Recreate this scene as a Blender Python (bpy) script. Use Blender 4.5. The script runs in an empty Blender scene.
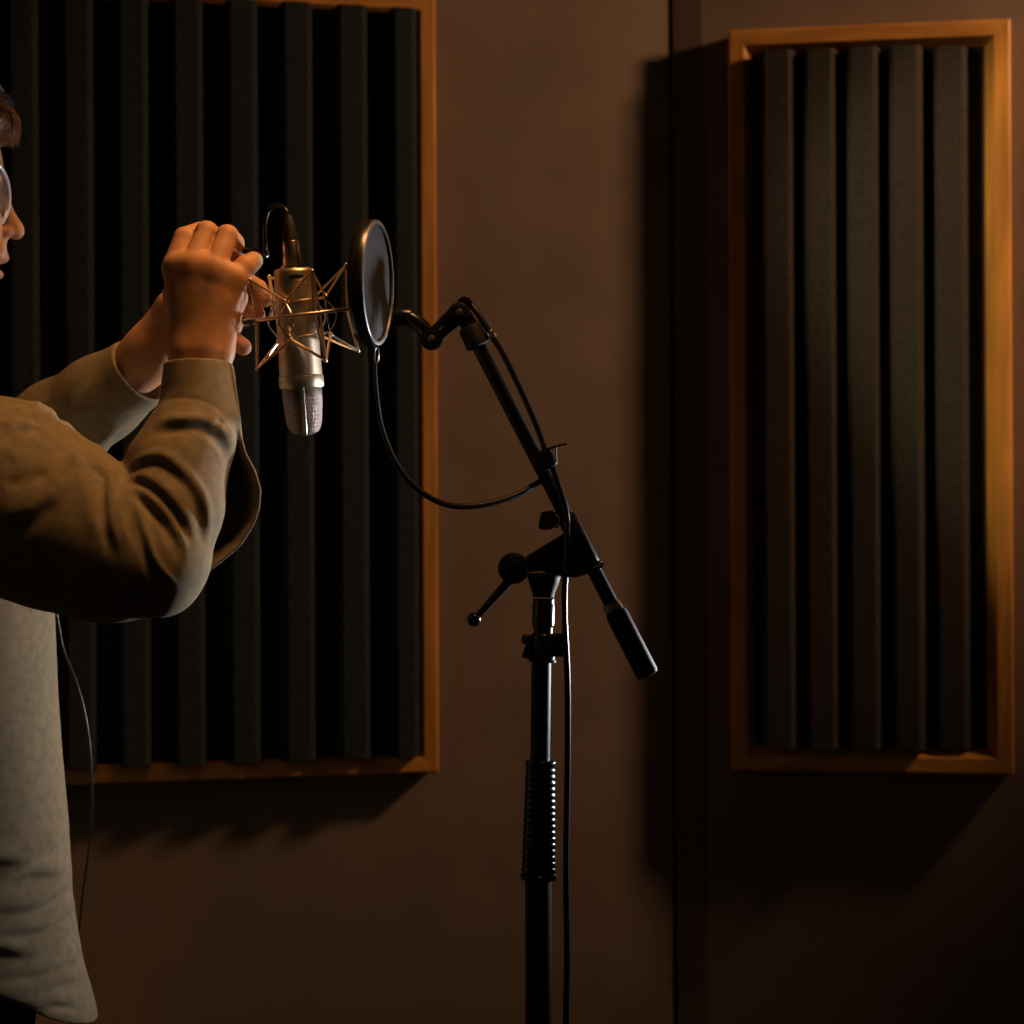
import bpy, math, random
import numpy as np
from mathutils import Vector, Matrix

random.seed(4); rng = np.random.default_rng(4)
COL = bpy.context.scene.collection
F = 2000.0                     # focal length in pixels of a 1024 frame
ROLL = 0.005
CAM = np.array([0.0, 0.0, 1.28])
RV = np.array([math.cos(ROLL), 0, -math.sin(ROLL)])
UV = np.array([math.sin(ROLL), 0, math.cos(ROLL)])
FV = np.array([0.0, 1.0, 0.0])
Y0 = 2.2                       # distance of the microphone
S = Y0 / F                     # metres per pixel there

def P(px, py, Y):
    return CAM + Y * (FV + RV * (px - 512) / F + UV * (512 - py) / F)
def H(px, py, q=0.0):
    return P(px, py, Y0 + q * S)
def ray(px, py):
    d = FV + RV * (px - 512) / F + UV * (512 - py) / F
    return d / np.linalg.norm(d)
def nrm(v):
    v = np.asarray(v, float); return v / np.linalg.norm(v)

# ------------------------------------------------------------------ materials
def new_mat(name):
    m = bpy.data.materials.new(name); m.use_nodes = True
    nt = m.node_tree; b = nt.nodes['Principled BSDF']
    return m, nt, b
def setin(b, k, v):
    if k in b.inputs: b.inputs[k].default_value = v
def mat(name, col, rough=0.5, metal=0.0, noise=0.0, nscale=40.0, bump=0.0, bscale=200.0, stretch=None, sheen=0.0, sss=0.0, spec=None, coat=0.0):
    m, nt, b = new_mat(name)
    setin(b, 'Base Color', (*col, 1)); setin(b, 'Roughness', rough); setin(b, 'Metallic', metal)
    if spec is not None: setin(b, 'Specular IOR Level', spec)
    if sheen: setin(b, 'Sheen Weight', sheen); setin(b, 'Sheen Roughness', 0.5)
    if coat: setin(b, 'Coat Weight', coat)
    if sss:
        setin(b, 'Subsurface Weight', sss); setin(b, 'Subsurface Radius', (0.012, 0.005, 0.003)); setin(b, 'Subsurface Scale', 1.0)
    tc = nt.nodes.new('ShaderNodeTexCoord'); mp = nt.nodes.new('ShaderNodeMapping')
    nt.links.new(tc.outputs['Object'], mp.inputs['Vector'])
    if stretch: mp.inputs['Scale'].default_value = stretch
    if noise:
        n = nt.nodes.new('ShaderNodeTexNoise'); n.inputs['Scale'].default_value = nscale; n.inputs['Detail'].default_value = 5
        nt.links.new(mp.outputs['Vector'], n.inputs['Vector'])
        r = nt.nodes.new('ShaderNodeValToRGB')
        lo = [max(0, c * (1 - noise)) for c in col]; hi = [min(1, c * (1 + noise)) for c in col]
        r.color_ramp.elements[0].color = (*lo, 1); r.color_ramp.elements[1].color = (*hi, 1)
        r.color_ramp.elements[0].position = .3; r.color_ramp.elements[1].position = .7
        nt.links.new(n.outputs['Fac'], r.inputs['Fac']); nt.links.new(r.outputs['Color'], b.inputs['Base Color'])
    if bump:
        n2 = nt.nodes.new('ShaderNodeTexNoise'); n2.inputs['Scale'].default_value = bscale; n2.inputs['Detail'].default_value = 4
        nt.links.new(mp.outputs['Vector'], n2.inputs['Vector'])
        bp = nt.nodes.new('ShaderNodeBump'); bp.inputs['Strength'].default_value = bump; bp.inputs['Distance'].default_value = 0.002
        nt.links.new(n2.outputs['Fac'], bp.inputs['Height']); nt.links.new(bp.outputs['Normal'], b.inputs['Normal'])
    return m
def weave_mat(name, col, scale, strength, rough=0.95, noise=0.12, nscale=14.0, sheen=0.0, dist=0.001):
    """woven cloth: two crossed wave textures as bump, mottled colour"""
    m = mat(name, col, rough, noise=noise, nscale=nscale, sheen=sheen, spec=0.15)
    nt = m.node_tree; b = nt.nodes['Principled BSDF']
    tc = nt.nodes.new('ShaderNodeTexCoord')
    prev = None
    for d in ('X', 'Z'):
        w = nt.nodes.new('ShaderNodeTexWave'); w.bands_direction = d; w.inputs['Scale'].default_value = scale
        w.inputs['Distortion'].default_value = 2.5; w.inputs['Detail'].default_value = 2; w.inputs['Detail Scale'].default_value = 3
        nt.links.new(tc.outputs['Object'], w.inputs['Vector'])
        if prev is None: prev = w
        else:
            mx = nt.nodes.new('ShaderNodeMath'); mx.operation = 'ADD'
            nt.links.new(prev.outputs['Fac'], mx.inputs[0]); nt.links.new(w.outputs['Fac'], mx.inputs[1])
    bp = nt.nodes.new('ShaderNodeBump'); bp.inputs['Strength'].default_value = strength; bp.inputs['Distance'].default_value = dist
    nt.links.new(mx.outputs[0], bp.inputs['Height']); nt.links.new(bp.outputs['Normal'], b.inputs['Normal'])
    return m
def grid_mat(name, dark, light, scale, rough=0.4, metal=0.0, alpha=None, axis='Z'):
    """wire gauze: fine crossed lines in object space"""
    m, nt, b = new_mat(name)
    setin(b, 'Roughness', rough); setin(b, 'Metallic', metal)
    tc = nt.nodes.new('ShaderNodeTexCoord')
    outs = []
    for d in ('Z', 'X', 'Y'):
        w = nt.nodes.new('ShaderNodeTexWave'); w.bands_direction = d; w.inputs['Scale'].default_value = scale
        nt.links.new(tc.outputs['Object'], w.inputs['Vector']); outs.append(w)
    mx = nt.nodes.new('ShaderNodeMath'); mx.operation = 'MULTIPLY'
    nt.links.new(outs[0].outputs['Fac'], mx.inputs[0])
    mm = nt.nodes.new('ShaderNodeMath'); mm.operation = 'MAXIMUM'
    nt.links.new(outs[1].outputs['Fac'], mm.inputs[0]); nt.links.new(outs[2].outputs['Fac'], mm.inputs[1])
    nt.links.new(mm.outputs[0], mx.inputs[1])
    r = nt.nodes.new('ShaderNodeValToRGB')
    r.color_ramp.elements[0].color = (*dark, 1); r.color_ramp.elements[1].color = (*light, 1)
    r.color_ramp.elements[0].position = .15; r.color_ramp.elements[1].position = .6
    nt.links.new(mx.outputs[0], r.inputs['Fac']); nt.links.new(r.outputs['Color'], b.inputs['Base Color'])
    bp = nt.nodes.new('ShaderNodeBump'); bp.inputs['Strength'].default_value = .6; bp.inputs['Distance'].default_value = .0006
    nt.links.new(mx.outputs[0], bp.inputs['Height']); nt.links.new(bp.outputs['Normal'], b.inputs['Normal'])
    return m
def skin_mat():
    m, nt, b = new_mat('skin')
    setin(b, 'Roughness', .56); setin(b, 'Specular IOR Level', .35); setin(b, 'Subsurface Weight', .10); setin(b, 'Subsurface Radius', (.010, .004, .002)); setin(b, 'Subsurface Scale', 1.0)
    at = nt.nodes.new('ShaderNodeAttribute'); at.attribute_name = 'tint'
    tc = nt.nodes.new('ShaderNodeTexCoord')
    n = nt.nodes.new('ShaderNodeTexNoise'); n.inputs['Scale'].default_value = 60; n.inputs['Detail'].default_value = 6
    nt.links.new(tc.outputs['Object'], n.inputs['Vector'])
    r = nt.nodes.new('ShaderNodeValToRGB')
    r.color_ramp.elements[0].color = (.82, .78, .76, 1); r.color_ramp.elements[1].color = (1.0, 1.0, 1.0, 1)
    r.color_ramp.elements[0].position = .3; r.color_ramp.elements[1].position = .65
    nt.links.new(n.outputs['Fac'], r.inputs['Fac'])
    mx = nt.nodes.new('ShaderNodeMix'); mx.data_type = 'RGBA'; mx.blend_type = 'MULTIPLY'; mx.inputs['Factor'].default_value = 1
    nt.links.new(at.outputs['Color'], mx.inputs['A']); nt.links.new(r.outputs['Color'], mx.inputs['B'])
    nt.links.new(mx.outputs['Result'], b.inputs['Base Color'])
    n2 = nt.nodes.new('ShaderNodeTexNoise'); n2.inputs['Scale'].default_value = 420; n2.inputs['Detail'].default_value = 5
    nt.links.new(tc.outputs['Object'], n2.inputs['Vector'])
    bp = nt.nodes.new('ShaderNodeBump'); bp.inputs['Strength'].default_value = .14; bp.inputs['Distance'].default_value = .0012
    nt.links.new(n2.outputs['Fac'], bp.inputs['Height']); nt.links.new(bp.outputs['Normal'], b.inputs['Normal'])
    return m

M = {}
M['wall'] = weave_mat('wall_fabric', (.235, .175, .125), 330, .35, noise=.10, nscale=9, dist=.0012)
M['seam_shade'] = weave_mat('shaded_wall_fabric', (.13, .095, .068), 330, .35, noise=.1, nscale=9)  # wall cloth darkened for the shade beside the seam
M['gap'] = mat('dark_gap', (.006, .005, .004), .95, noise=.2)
M['floor'] = mat('carpet', (.03, .027, .024), .95, noise=.3, nscale=60, bump=.5, bscale=400)
M['ceiling'] = mat('ceiling_paint', (.10, .085, .07), .9, noise=.1)
M['wood'] = mat('oiled_pine', (.62, .28, .052), .42, noise=.28, nscale=9, bump=.08, bscale=60, stretch=(6, 6, .6), coat=.15)
M['woodh'] = mat('oiled_pine_rail', (.62, .28, .052), .42, noise=.28, nscale=9, bump=.08, bscale=60, stretch=(.6, 6, 6), coat=.15)
M['foam'] = mat('charcoal_foam', (.036, .044, .045), 1.0, noise=.28, nscale=220, bump=.8, bscale=500, spec=.02)
M['foam_lit'] = mat('lit_charcoal_foam', (.056, .050, .041), 1.0, noise=.28, nscale=220, bump=.8, bscale=500, spec=.02)  # lit copy of the charcoal foam, warm light put into its colour
M['board'] = mat('panel_board', (.01, .009, .008), .9, noise=.2)
M['black'] = mat('black_powder_coat', (.009, .009, .009), .46, noise=.2, nscale=80, spec=.28, bump=.05, bscale=600)
M['gloss'] = mat('black_gloss', (.008, .008, .009), .24, noise=.1, spec=.4)
M['rubber'] = mat('black_rubber', (.012, .011, .010), .62, noise=.2, spec=.3, bump=.12, bscale=500)
M['cord'] = mat('black_cable_jacket', (.010, .010, .011), .33, noise=.1)
M['steel'] = mat('bright_steel', (.62, .60, .57), .25, metal=1, noise=.06)
M['screw'] = mat('dull_screw', (.30, .27, .22), .4, metal=1, noise=.06)
M['nickel'] = mat('champagne_nickel', (.58, .48, .36), .40, metal=.93, noise=.04, nscale=200, bump=.03, bscale=900)
M['barrel'] = mat('plug_barrel', (.66, .50, .36), .22, metal=1, noise=.06)
M['wire'] = mat('champagne_wire', (.92, .70, .48), .34, metal=1, noise=.06)
M['mesh'] = grid_mat('grille_gauze', (.05, .03, .028), (.62, .50, .45), 215, rough=.45, metal=.6)
M['mesh_core'] = mat('grille_core', (.03, .02, .02), .8, noise=.2)
M['screen'] = grid_mat('pop_screen', (.0045, .005, .0065), (.014, .016, .020), 330, rough=.75)
M['rim'] = mat('pop_rim', (.012, .010, .009), .30, noise=.1, coat=.3)
M['rimedge'] = mat('pop_rim_edge', (.30, .29, .30), .35, metal=.6, noise=.05)
M['skin'] = skin_mat()
M['shirt'] = weave_mat('tan_cotton', (.235, .185, .113), 520, .30, noise=.16, nscale=90, sheen=.0, dist=.0009)
M['trousers'] = weave_mat('black_cloth', (.005, .005, .005), 420, .2, noise=.2)
M['hair'] = mat('brown_hair', (.24, .11, .045), .42, noise=.5, nscale=40, bump=.7, bscale=60, stretch=(6, 6, 1))
M['cap'] = weave_mat('dark_cap_cloth', (.16, .165, .18), 420, .3, noise=.15)
M['capband'] = mat('cap_band', (.006, .006, .007), .6, noise=.2)
M['glframe'] = mat('grey_spectacle_frame', (.62, .66, .72), .28, metal=.2, noise=.05)
M['shoe'] = mat('dark_leather', (.02, .015, .012), .45, noise=.2)
g, nt, b = new_mat('spectacle_lens'); setin(b, 'Transmission Weight', .95); setin(b, 'Roughness', .02); setin(b, 'IOR', 1.12); setin(b, 'Base Color', (.8, .86, .95, 1)); M['lens'] = g

# ------------------------------------------------------------------ mesh helpers
ORG = {}
def empty(name, loc, label=None, cat=None, group=None):
    o = bpy.data.objects.new(name, None); COL.objects.link(o); o.location = loc; o.empty_display_size = .05
    ORG[o.name] = np.array(loc, float)
    if label: o['label'] = label
    if cat: o['category'] = cat
    if group: o['group'] = group
    return o
def tag(o, label=None, cat=None, kind=None, group=None):
    if label: o['label'] = label
    if cat: o['category'] = cat
    if kind: o['kind'] = kind
    if group: o['group'] = group
    return o
def link_mesh(name, verts, faces, m, parent=None, origin=None, sharp=35.0):
    org = ORG[parent.name] if parent is not None else (np.array(origin, float) if origin is not None else np.zeros(3))
    v = np.asarray(verts, float) - org
    me = bpy.data.meshes.new(name); me.from_pydata(v.tolist(), [], [tuple(int(i) for i in f) for f in faces]); me.update()
    me.materials.append(m)
    me.polygons.foreach_set('use_smooth', [True] * len(me.polygons))
    if sharp and sharp < 180: me.set_sharp_from_angle(angle=math.radians(sharp))
    o = bpy.data.objects.new(name, me); COL.objects.link(o)
    if parent is not None: o.parent = parent
    else: o.location = org
    ORG[o.name] = org
    return o
def frame_of(d, up=(0, 0, 1)):
    d = nrm(d); up = np.asarray(up, float)
    if abs(np.dot(d, up)) > .97: up = np.array([1.0, 0, 0]) if abs(d[0]) < .9 else np.array([0, 1.0, 0])
    a = nrm(np.cross(up, d)); b = np.cross(d, a)
    return a, b
def spline(pts, n=8):
    p = [np.asarray(q, float) for q in pts]
    p = [2 * p[0] - p[1]] + p + [2 * p[-1] - p[-2]]
    out = []
    for i in range(1, len(p) - 2):
        for k in range(n):
            t = k / n
            a, b, c, d = p[i - 1], p[i], p[i + 1], p[i + 2]
            out.append(.5 * (2 * b + (c - a) * t + (2 * a - 5 * b + 4 * c - d) * t * t + (3 * b - a - 3 * c + d) * t ** 3))
    out.append(p[-2]); return out
class MB:
    def __init__(self): self.v = []; self.f = []
    def add(self, v, f):
        n = len(self.v); self.v += [np.asarray(x, float) for x in v]; self.f += [tuple(i + n for i in q) for q in f]; return self
    def tube(self, pts, r, seg=10, closed=False, caps=True):
        pts = [np.asarray(p, float) for p in pts]; n = len(pts)
        rr = [r] * n if np.isscalar(r) else list(r)
        tang = []
        for i in range(n):
            if closed: t = pts[(i + 1) % n] - pts[i - 1]
            else: t = pts[min(i + 1, n - 1)] - pts[max(i - 1, 0)]
            tang.append(nrm(t))
        a, b = frame_of(tang[0]); v = []
        for i in range(n):
            a = nrm(a - np.dot(a, tang[i]) * tang[i]); b = np.cross(tang[i], a)
            for k in range(seg):
                w = 2 * math.pi * k / seg
                v.append(pts[i] + rr[i] * (math.cos(w) * a + math.sin(w) * b))
        f = []
        m = n if closed else n - 1
        if closed:
            # twist matching for closed loops
            best, sh = 1e9, 0
            last = v[(n - 1) * seg:]; first = v[:seg]
            for s_ in range(seg):
                e = sum(np.linalg.norm(last[k] - first[(k + s_) % seg]) for k in range(0, seg, 3))
                if e < best: best, sh = e, s_
        for i in range(m):
            j = (i + 1) % n
            for k in range(seg):
                k2 = (k + 1) % seg
                if closed and i == n - 1: f.append((i * seg + k, i * seg + k2, j * seg + (k2 + sh) % seg, j * seg + (k + sh) % seg))
                else: f.append((i * seg + k, i * seg + k2, j * seg + k2, j * seg + k))
        if caps and not closed:
            f.append(tuple(range(seg))[::-1]); f.append(tuple((n - 1) * seg + k for k in range(seg)))
        return self.add(v, f)
    def lathe(self, prof, a, d, seg=32, sx=1.0, sy=1.0, up=(0, 0, 1)):
        """prof: (t, r) along direction d from a"""
        a = np.asarray(a, float); d = nrm(d); e1, e2 = frame_of(d, up); v = []; f = []
        for t, r in prof:
            for k in range(seg):
                w = 2 * math.pi * k / seg
                v.append(a + d * t + r * (sx * math.cos(w) * e1 + sy * math.sin(w) * e2))
        n = len(prof)
        for i in range(n - 1):
            for k in range(seg):
                k2 = (k + 1) % seg
                f.append((i * seg + k, i * seg + k2, (i + 1) * seg + k2, (i + 1) * seg + k))
        f.append(tuple(range(seg))[::-1]); f.append(tuple((n - 1) * seg + k for k in range(seg)))
        return self.add(v, f)
    def rod(self, a, b, r, r2=None, seg=20, bev=.0):
        a = np.asarray(a, float); b = np.asarray(b, float); L = np.linalg.norm(b - a); r2 = r if r2 is None else r2
        bv = min(bev, L * .4)
        if bv: pr = [(0, r - bv), (bv * .3, r - bv * .3), (bv, r), (L - bv, r2), (L - bv * .3, r2 - bv * .3), (L, r2 - bv)]
        else: pr = [(0, r), (L, r2)]
        return self.lathe(pr, a, b - a, seg)
    def ball(self, c, r, seg=20):
        pr = [(r - r * math.cos(math.pi * i / 12), max(r * math.sin(math.pi * i / 12), r * .02)) for i in range(13)]
        return self.lathe(pr, np.asarray(c, float) - np.array([0, 0, r]), (0, 0, 1), seg)
    def box(self, c, ax, half):
        c = np.asarray(c, float); ax = [np.asarray(x, float) for x in ax]; v = []
        for i in (-1, 1):
            for j in (-1, 1):
                for k in (-1, 1): v.append(c + ax[0] * half[0] * i + ax[1] * half[1] * j + ax[2] * half[2] * k)
        f = [(0, 1, 3, 2), (4, 6, 7, 5), (0, 4, 5, 1), (2, 3, 7, 6), (0, 2, 6, 4), (1, 5, 7, 3)]
        if np.dot(np.cross(ax[0], ax[1]), ax[2]) < 0: f = [q[::-1] for q in f]
        return self.add(v, f)
    def prism(self, poly, off):
        n = len(poly); off = np.asarray(off, float); v = [np.asarray(p, float) for p in poly]; v += [p + off for p in v]
        f = [tuple(range(n))[::-1], tuple(range(n, 2 * n))] + [(i, (i + 1) % n, n + (i + 1) % n, n + i) for i in range(n)]
        return self.add(v, f)
    def build(self, name, m, parent=None, origin=None, bevel=0, sharp=35.0):
        o = link_mesh(name, self.v, self.f, m, parent, origin, sharp)
        if bevel:
            b = o.modifiers.new('soft_edges', 'BEVEL'); b.width = bevel; b.segments = 2; b.limit_method = 'ANGLE'; b.angle_limit = math.radians(40)
        return o

# ------------------------------------------------------------------ implicit surfaces (sculpted bodies and cloth)
class Field:
    def __init__(self): self.pr = []; self.post = None
    # each primitive: (fn(p)->d, centre, bounding radius, k, op)
    def cap(self, a, b, ra, rb=None, k=.006, op='u'):
        a = np.asarray(a, float); b = np.asarray(b, float); rb = ra if rb is None else rb
        ab = b - a; L2 = max(float(ab @ ab), 1e-12)
        def fn(p):
            t = np.clip(((p - a) @ ab) / L2, 0, 1)
            return np.linalg.norm(p - a - t[:, None] * ab, axis=1) - (ra + (rb - ra) * t)
        self.pr.append((fn, (a + b) / 2, math.sqrt(L2) / 2 + max(ra, rb), k, op)); return self
    def chain(self, pts, rad, k=.006, op='u'):
        for i in range(len(pts) - 1):
            r0 = rad if np.isscalar(rad) else rad[i]; r1 = rad if np.isscalar(rad) else rad[i + 1]
            self.cap(pts[i], pts[i + 1], r0, r1, k, op)
        return self
    def ell(self, c, semi, axes=None, k=.006, op='u'):
        c = np.asarray(c, float); s = np.asarray(semi, float); A = np.eye(3) if axes is None else np.array([nrm(x) for x in axes])
        def fn(p):
            q = (p - c) @ A.T
            k0 = np.linalg.norm(q / s, axis=1); k1 = np.linalg.norm(q / (s * s), axis=1) + 1e-9
            return np.where(k0 < .05, -s.min(), k0 * (k0 - 1) / k1)
        self.pr.append((fn, c, float(s.max()), k, op)); return self
    def tower(self, lev, k=.01, op='u'):
        """lev: (z, cx, cy, a, b) from low to high"""
        L = np.array(sorted(lev), float); zs = L[:, 0]
        def fn(p):
            z = np.clip(p[:, 2], zs[0], zs[-1])
            cx, cy, a, b = (np.interp(z, zs, L[:, i]) for i in (1, 2, 3, 4))
            dx, dy = p[:, 0] - cx, p[:, 1] - cy
            k0 = np.sqrt((dx / a) ** 2 + (dy / b) ** 2); k1 = np.sqrt((dx / a ** 2) ** 2 + (dy / b ** 2) ** 2) + 1e-9
            d = np.where(k0 < .05, -np.minimum(a, b), k0 * (k0 - 1) / k1)
            e = np.maximum(zs[0] - p[:, 2], p[:, 2] - zs[-1])
            return np.where((d > 0) & (e > 0), np.hypot(d, e), np.maximum(d, e))
        c = np.array([L[:, 1].mean(), L[:, 2].mean(), (zs[0] + zs[-1]) / 2])
        self.pr.append((fn, c, float(np.hypot((zs[-1] - zs[0]) / 2, L[:, 3:].max() + .1)), k, op)); return self
    def crease(self, pts, amp, w):
        """smooth ridge (amp>0) or groove along a polyline, fading at both ends"""
        P_ = np.array(pts); L = np.concatenate([[0], np.cumsum(np.linalg.norm(np.diff(P_, axis=0), axis=1))]); T = max(L[-1], 1e-6)
        def fn(p):
            best = np.full(len(p), 1e9); tt = np.zeros(len(p))
            for i in range(len(P_) - 1):
                a = P_[i]; ab = P_[i + 1] - a; l2 = max(float(ab @ ab), 1e-12)
                t = np.clip(((p - a) @ ab) / l2, 0, 1); d = ((p - a - t[:, None] * ab) ** 2).sum(1)
                u = d < best; best = np.where(u, d, best); tt = np.where(u, (L[i] + t * math.sqrt(l2)) / T, tt)
            return -amp * np.exp(-best / (w * w)) * np.clip(np.sin(math.pi * np.clip(tt * .96 + .02, 0, 1)) * 1.6, 0, 1)
        c = P_.mean(0); R = float(np.linalg.norm(P_ - c, axis=1).max()) + 3 * w
        self.pr.append((fn, c, R, 0, 'd')); return self
    def half(self, pt, n, k=.003, op='s'):
        pt = np.asarray(pt, float); n = nrm(n)
        self.pr.append((lambda p: (p - pt) @ n, pt, 1e3, k, op)); return self
    def custom(self, fn, c, R, k, op='u'):
        self.pr.append((fn, np.asarray(c, float), R, k, op)); return self
    def ev(self, p, act=None):
        d = None
        for i, (fn, c, R, k, op) in enumerate(self.pr):
            if act is not None and not act[i]: continue
            e = fn(p)
            if op == 'd':
                if d is not None: d = d + e
                continue
            if d is None: d = e if op == 'u' else np.full(len(p), 1.0); 
            elif op == 'u':
                h = np.maximum(k - np.abs(d - e), 0) / k; d = np.minimum(d, e) - h * h * k * .25
            else:
                e = -e; h = np.maximum(k - np.abs(d - e), 0) / k; d = np.maximum(d, e) + h * h * k * .25
        if d is None: return np.full(len(p), 1.0)
        if self.post is not None: d = d + self.post(p)
        return d
    def trace(self, px, py, near=1.5, far=3.2):
        """first point of the surface along the sight line"""
        d = ray(px, py); t = near
        for _ in range(160):
            v = float(self.ev((CAM + d * t)[None])[0])
            if v < .0004: break
            t += v * .8
            if t > far: return None
        return CAM + d * t
    def mesh(self, h, lo, hi, B=10, smooth=2):
        lo = np.asarray(lo, float); hi = np.asarray(hi, float)
        nb = np.ceil((hi - lo) / (h * B)).astype(int)
        N = nb * B + 2
        g = np.stack(np.meshgrid(*[np.arange(n) for n in nb], indexing='ij'), -1).reshape(-1, 3)
        cen = lo + (g + .5) * h * B
        d = np.concatenate([self.ev(c) for c in np.array_split(cen, max(1, len(cen) // 20000))])
        diag = h * B * math.sqrt(3) / 2
        keep = np.abs(d) < diag * 1.7 + .004
        g = g[keep]; cen = cen[keep]
        pc = np.array([x[1] for x in self.pr]); pR = np.array([x[2] for x in self.pr]); pk = np.array([x[3] for x in self.pr])
        loc = np.stack(np.meshgrid(*[np.arange(B + 1)] * 3, indexing='ij'), -1).reshape(-1, 3)
        key = lambda c: (c[..., 0].astype(np.int64) * N[1] + c[..., 1]) * N[2] + c[..., 2]
        off8 = np.array([[i, j, k] for i in (0, 1) for j in (0, 1) for k in (0, 1)])
        E = [(a, b) for a in range(8) for b in range(a + 1, 8) if np.abs(off8[a] - off8[b]).sum() == 1]
        VK = []; VP = []; Q = []
        for bi in range(len(g)):
            act = np.linalg.norm(pc - cen[bi], axis=1) - pR < diag * 1.6 + pk + .02
            if not act.any(): continue
            base = g[bi] * B
            val = self.ev(lo + (base + loc) * h, act).reshape(B + 1, B + 1, B + 1)
            ins = val < 0
            if ins.all() or not ins.any(): continue
            s = np.zeros((B, B, B), int)
            for o in off8: s += ins[o[0]:o[0] + B, o[1]:o[1] + B, o[2]:o[2] + B]
            ac = np.argwhere((s > 0) & (s < 8))
            if len(ac):
                cv = np.stack([val[ac[:, 0] + o[0], ac[:, 1] + o[1], ac[:, 2] + o[2]] for o in off8], 1)
                acc = np.zeros((len(ac), 3)); cnt = np.zeros(len(ac))
                for a, b2 in E:
                    va, vb = cv[:, a], cv[:, b2]; cr = (va < 0) != (vb < 0)
                    t = np.where(cr, va / np.where(cr, va - vb, 1), 0)
                    acc += cr[:, None] * (off8[a] + t[:, None] * (off8[b2] - off8[a])); cnt += cr
                VK.append(key(base + ac)); VP.append(lo + (base + ac + acc / cnt[:, None]) * h)
            for ax in range(3):
                o = [0, 0, 0]; o[ax] = 1
                A = ins[:B, :B, :B]; Bn = ins[o[0]:o[0] + B, o[1]:o[1] + B, o[2]:o[2] + B]
                e = np.argwhere(A != Bn)
                if not len(e): continue
                flip = A[e[:, 0], e[:, 1], e[:, 2]]
                u, w = (ax + 1) % 3, (ax + 2) % 3
                c0 = base + e; cs = []
                for du, dw in ((-1, -1), (0, -1), (0, 0), (-1, 0)):
                    c = c0.copy(); c[:, u] += du; c[:, w] += dw; cs.append(key(c))
                q = np.stack(cs, 1); q[~flip] = q[~flip][:, ::-1]
                Q.append(q)
        K = np.concatenate(VK); V = np.concatenate(VP); Q = np.concatenate(Q)
        o = np.argsort(K); K = K[o]; V = V[o]
        ix = np.searchsorted(K, Q); ix = np.minimum(ix, len(K) - 1)
        ok = (K[ix] == Q).all(1); F_ = ix[ok]
        for it in range(smooth):
            acc = np.zeros_like(V); cnt = np.zeros(len(V))
            for a in range(4):
                b2 = (a + 1) % 4
                np.add.at(acc, F_[:, a], V[F_[:, b2]]); np.add.at(acc, F_[:, b2], V[F_[:, a]])
                np.add.at(cnt, F_[:, a], 1); np.add.at(cnt, F_[:, b2], 1)
            m = acc / np.maximum(cnt, 1)[:, None]; V = V + (.5 if it % 2 == 0 else -.45) * (m - V)
        return V, F_
def fast_mesh(name, V, F_, m, parent=None, origin=None):
    org = ORG[parent.name] if parent is not None else (np.array(origin, float) if origin is not None else np.zeros(3))
    me = bpy.data.meshes.new(name); n = len(F_)
    me.vertices.add(len(V)); me.vertices.foreach_set('co', (V - org).astype(np.float32).ravel())
    me.loops.add(n * 4); me.loops.foreach_set('vertex_index', F_.astype(np.int32).ravel())
    me.polygons.add(n); me.polygons.foreach_set('loop_start', (np.arange(n) * 4).astype(np.int32))
    try: me.polygons.foreach_set('loop_total', np.full(n, 4, np.int32))
    except Exception: pass
    me.update(calc_edges=True); me.validate()
    me.polygons.foreach_set('use_smooth', np.ones(len(me.polygons), bool))
    me.materials.append(m)
    o = bpy.data.objects.new(name, me); COL.objects.link(o)
    if parent is not None: o.parent = parent
    else: o.location = org
    ORG[o.name] = org
    return o

#@SPLIT room
# ------------------------------------------------------------------ the room
SEAM = P(672, 512, 3.2)
DL = nrm((-1, -.23, 0)); NL = nrm((.23, -1, 0))
DR = nrm((1, -.153, 0)); NR = nrm((-.153, -1, 0))
def onwall(px, py, n, off=0.0):
    d = ray(px, py); p0 = SEAM + n * off
    return CAM + d * (((p0 - CAM) @ n) / (d @ n))
ZT = 2.7
def wall(name, d, n, x0, x1, m, off=0.0):
    a = SEAM + d * x0; b2 = SEAM + d * x1
    mb = MB(); q = [a, b2]
    back = -n * .08
    poly = [np.array([a[0], a[1], 0]) + n * off, np.array([b2[0], b2[1], 0]) + n * off,
            np.array([b2[0], b2[1], 0]) + back, np.array([a[0], a[1], 0]) + back]
    mb.prism(poly, (0, 0, ZT))
    # face orientation is made consistent afterwards
    o = mb.build(name, m, sharp=20)
    import bmesh
    bm = bmesh.new(); bm.from_mesh(o.data); bmesh.ops.recalc_face_normals(bm, faces=bm.faces); bm.to_mesh(o.data); bm.free()
    return tag(o, kind='structure')
def along(px, d, n, off=0):
    return (onwall(px, 512, n, off) - SEAM) @ d
wall('wall_left', DL, NL, .0015, 2.4, M['wall'])
wall('wall_right', DR, NR, .0045, 2.2, M['wall'])
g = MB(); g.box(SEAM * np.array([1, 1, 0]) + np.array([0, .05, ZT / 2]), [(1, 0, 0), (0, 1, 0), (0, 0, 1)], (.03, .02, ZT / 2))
tag(g.build('trim_1', M['gap']), kind='structure')
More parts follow.
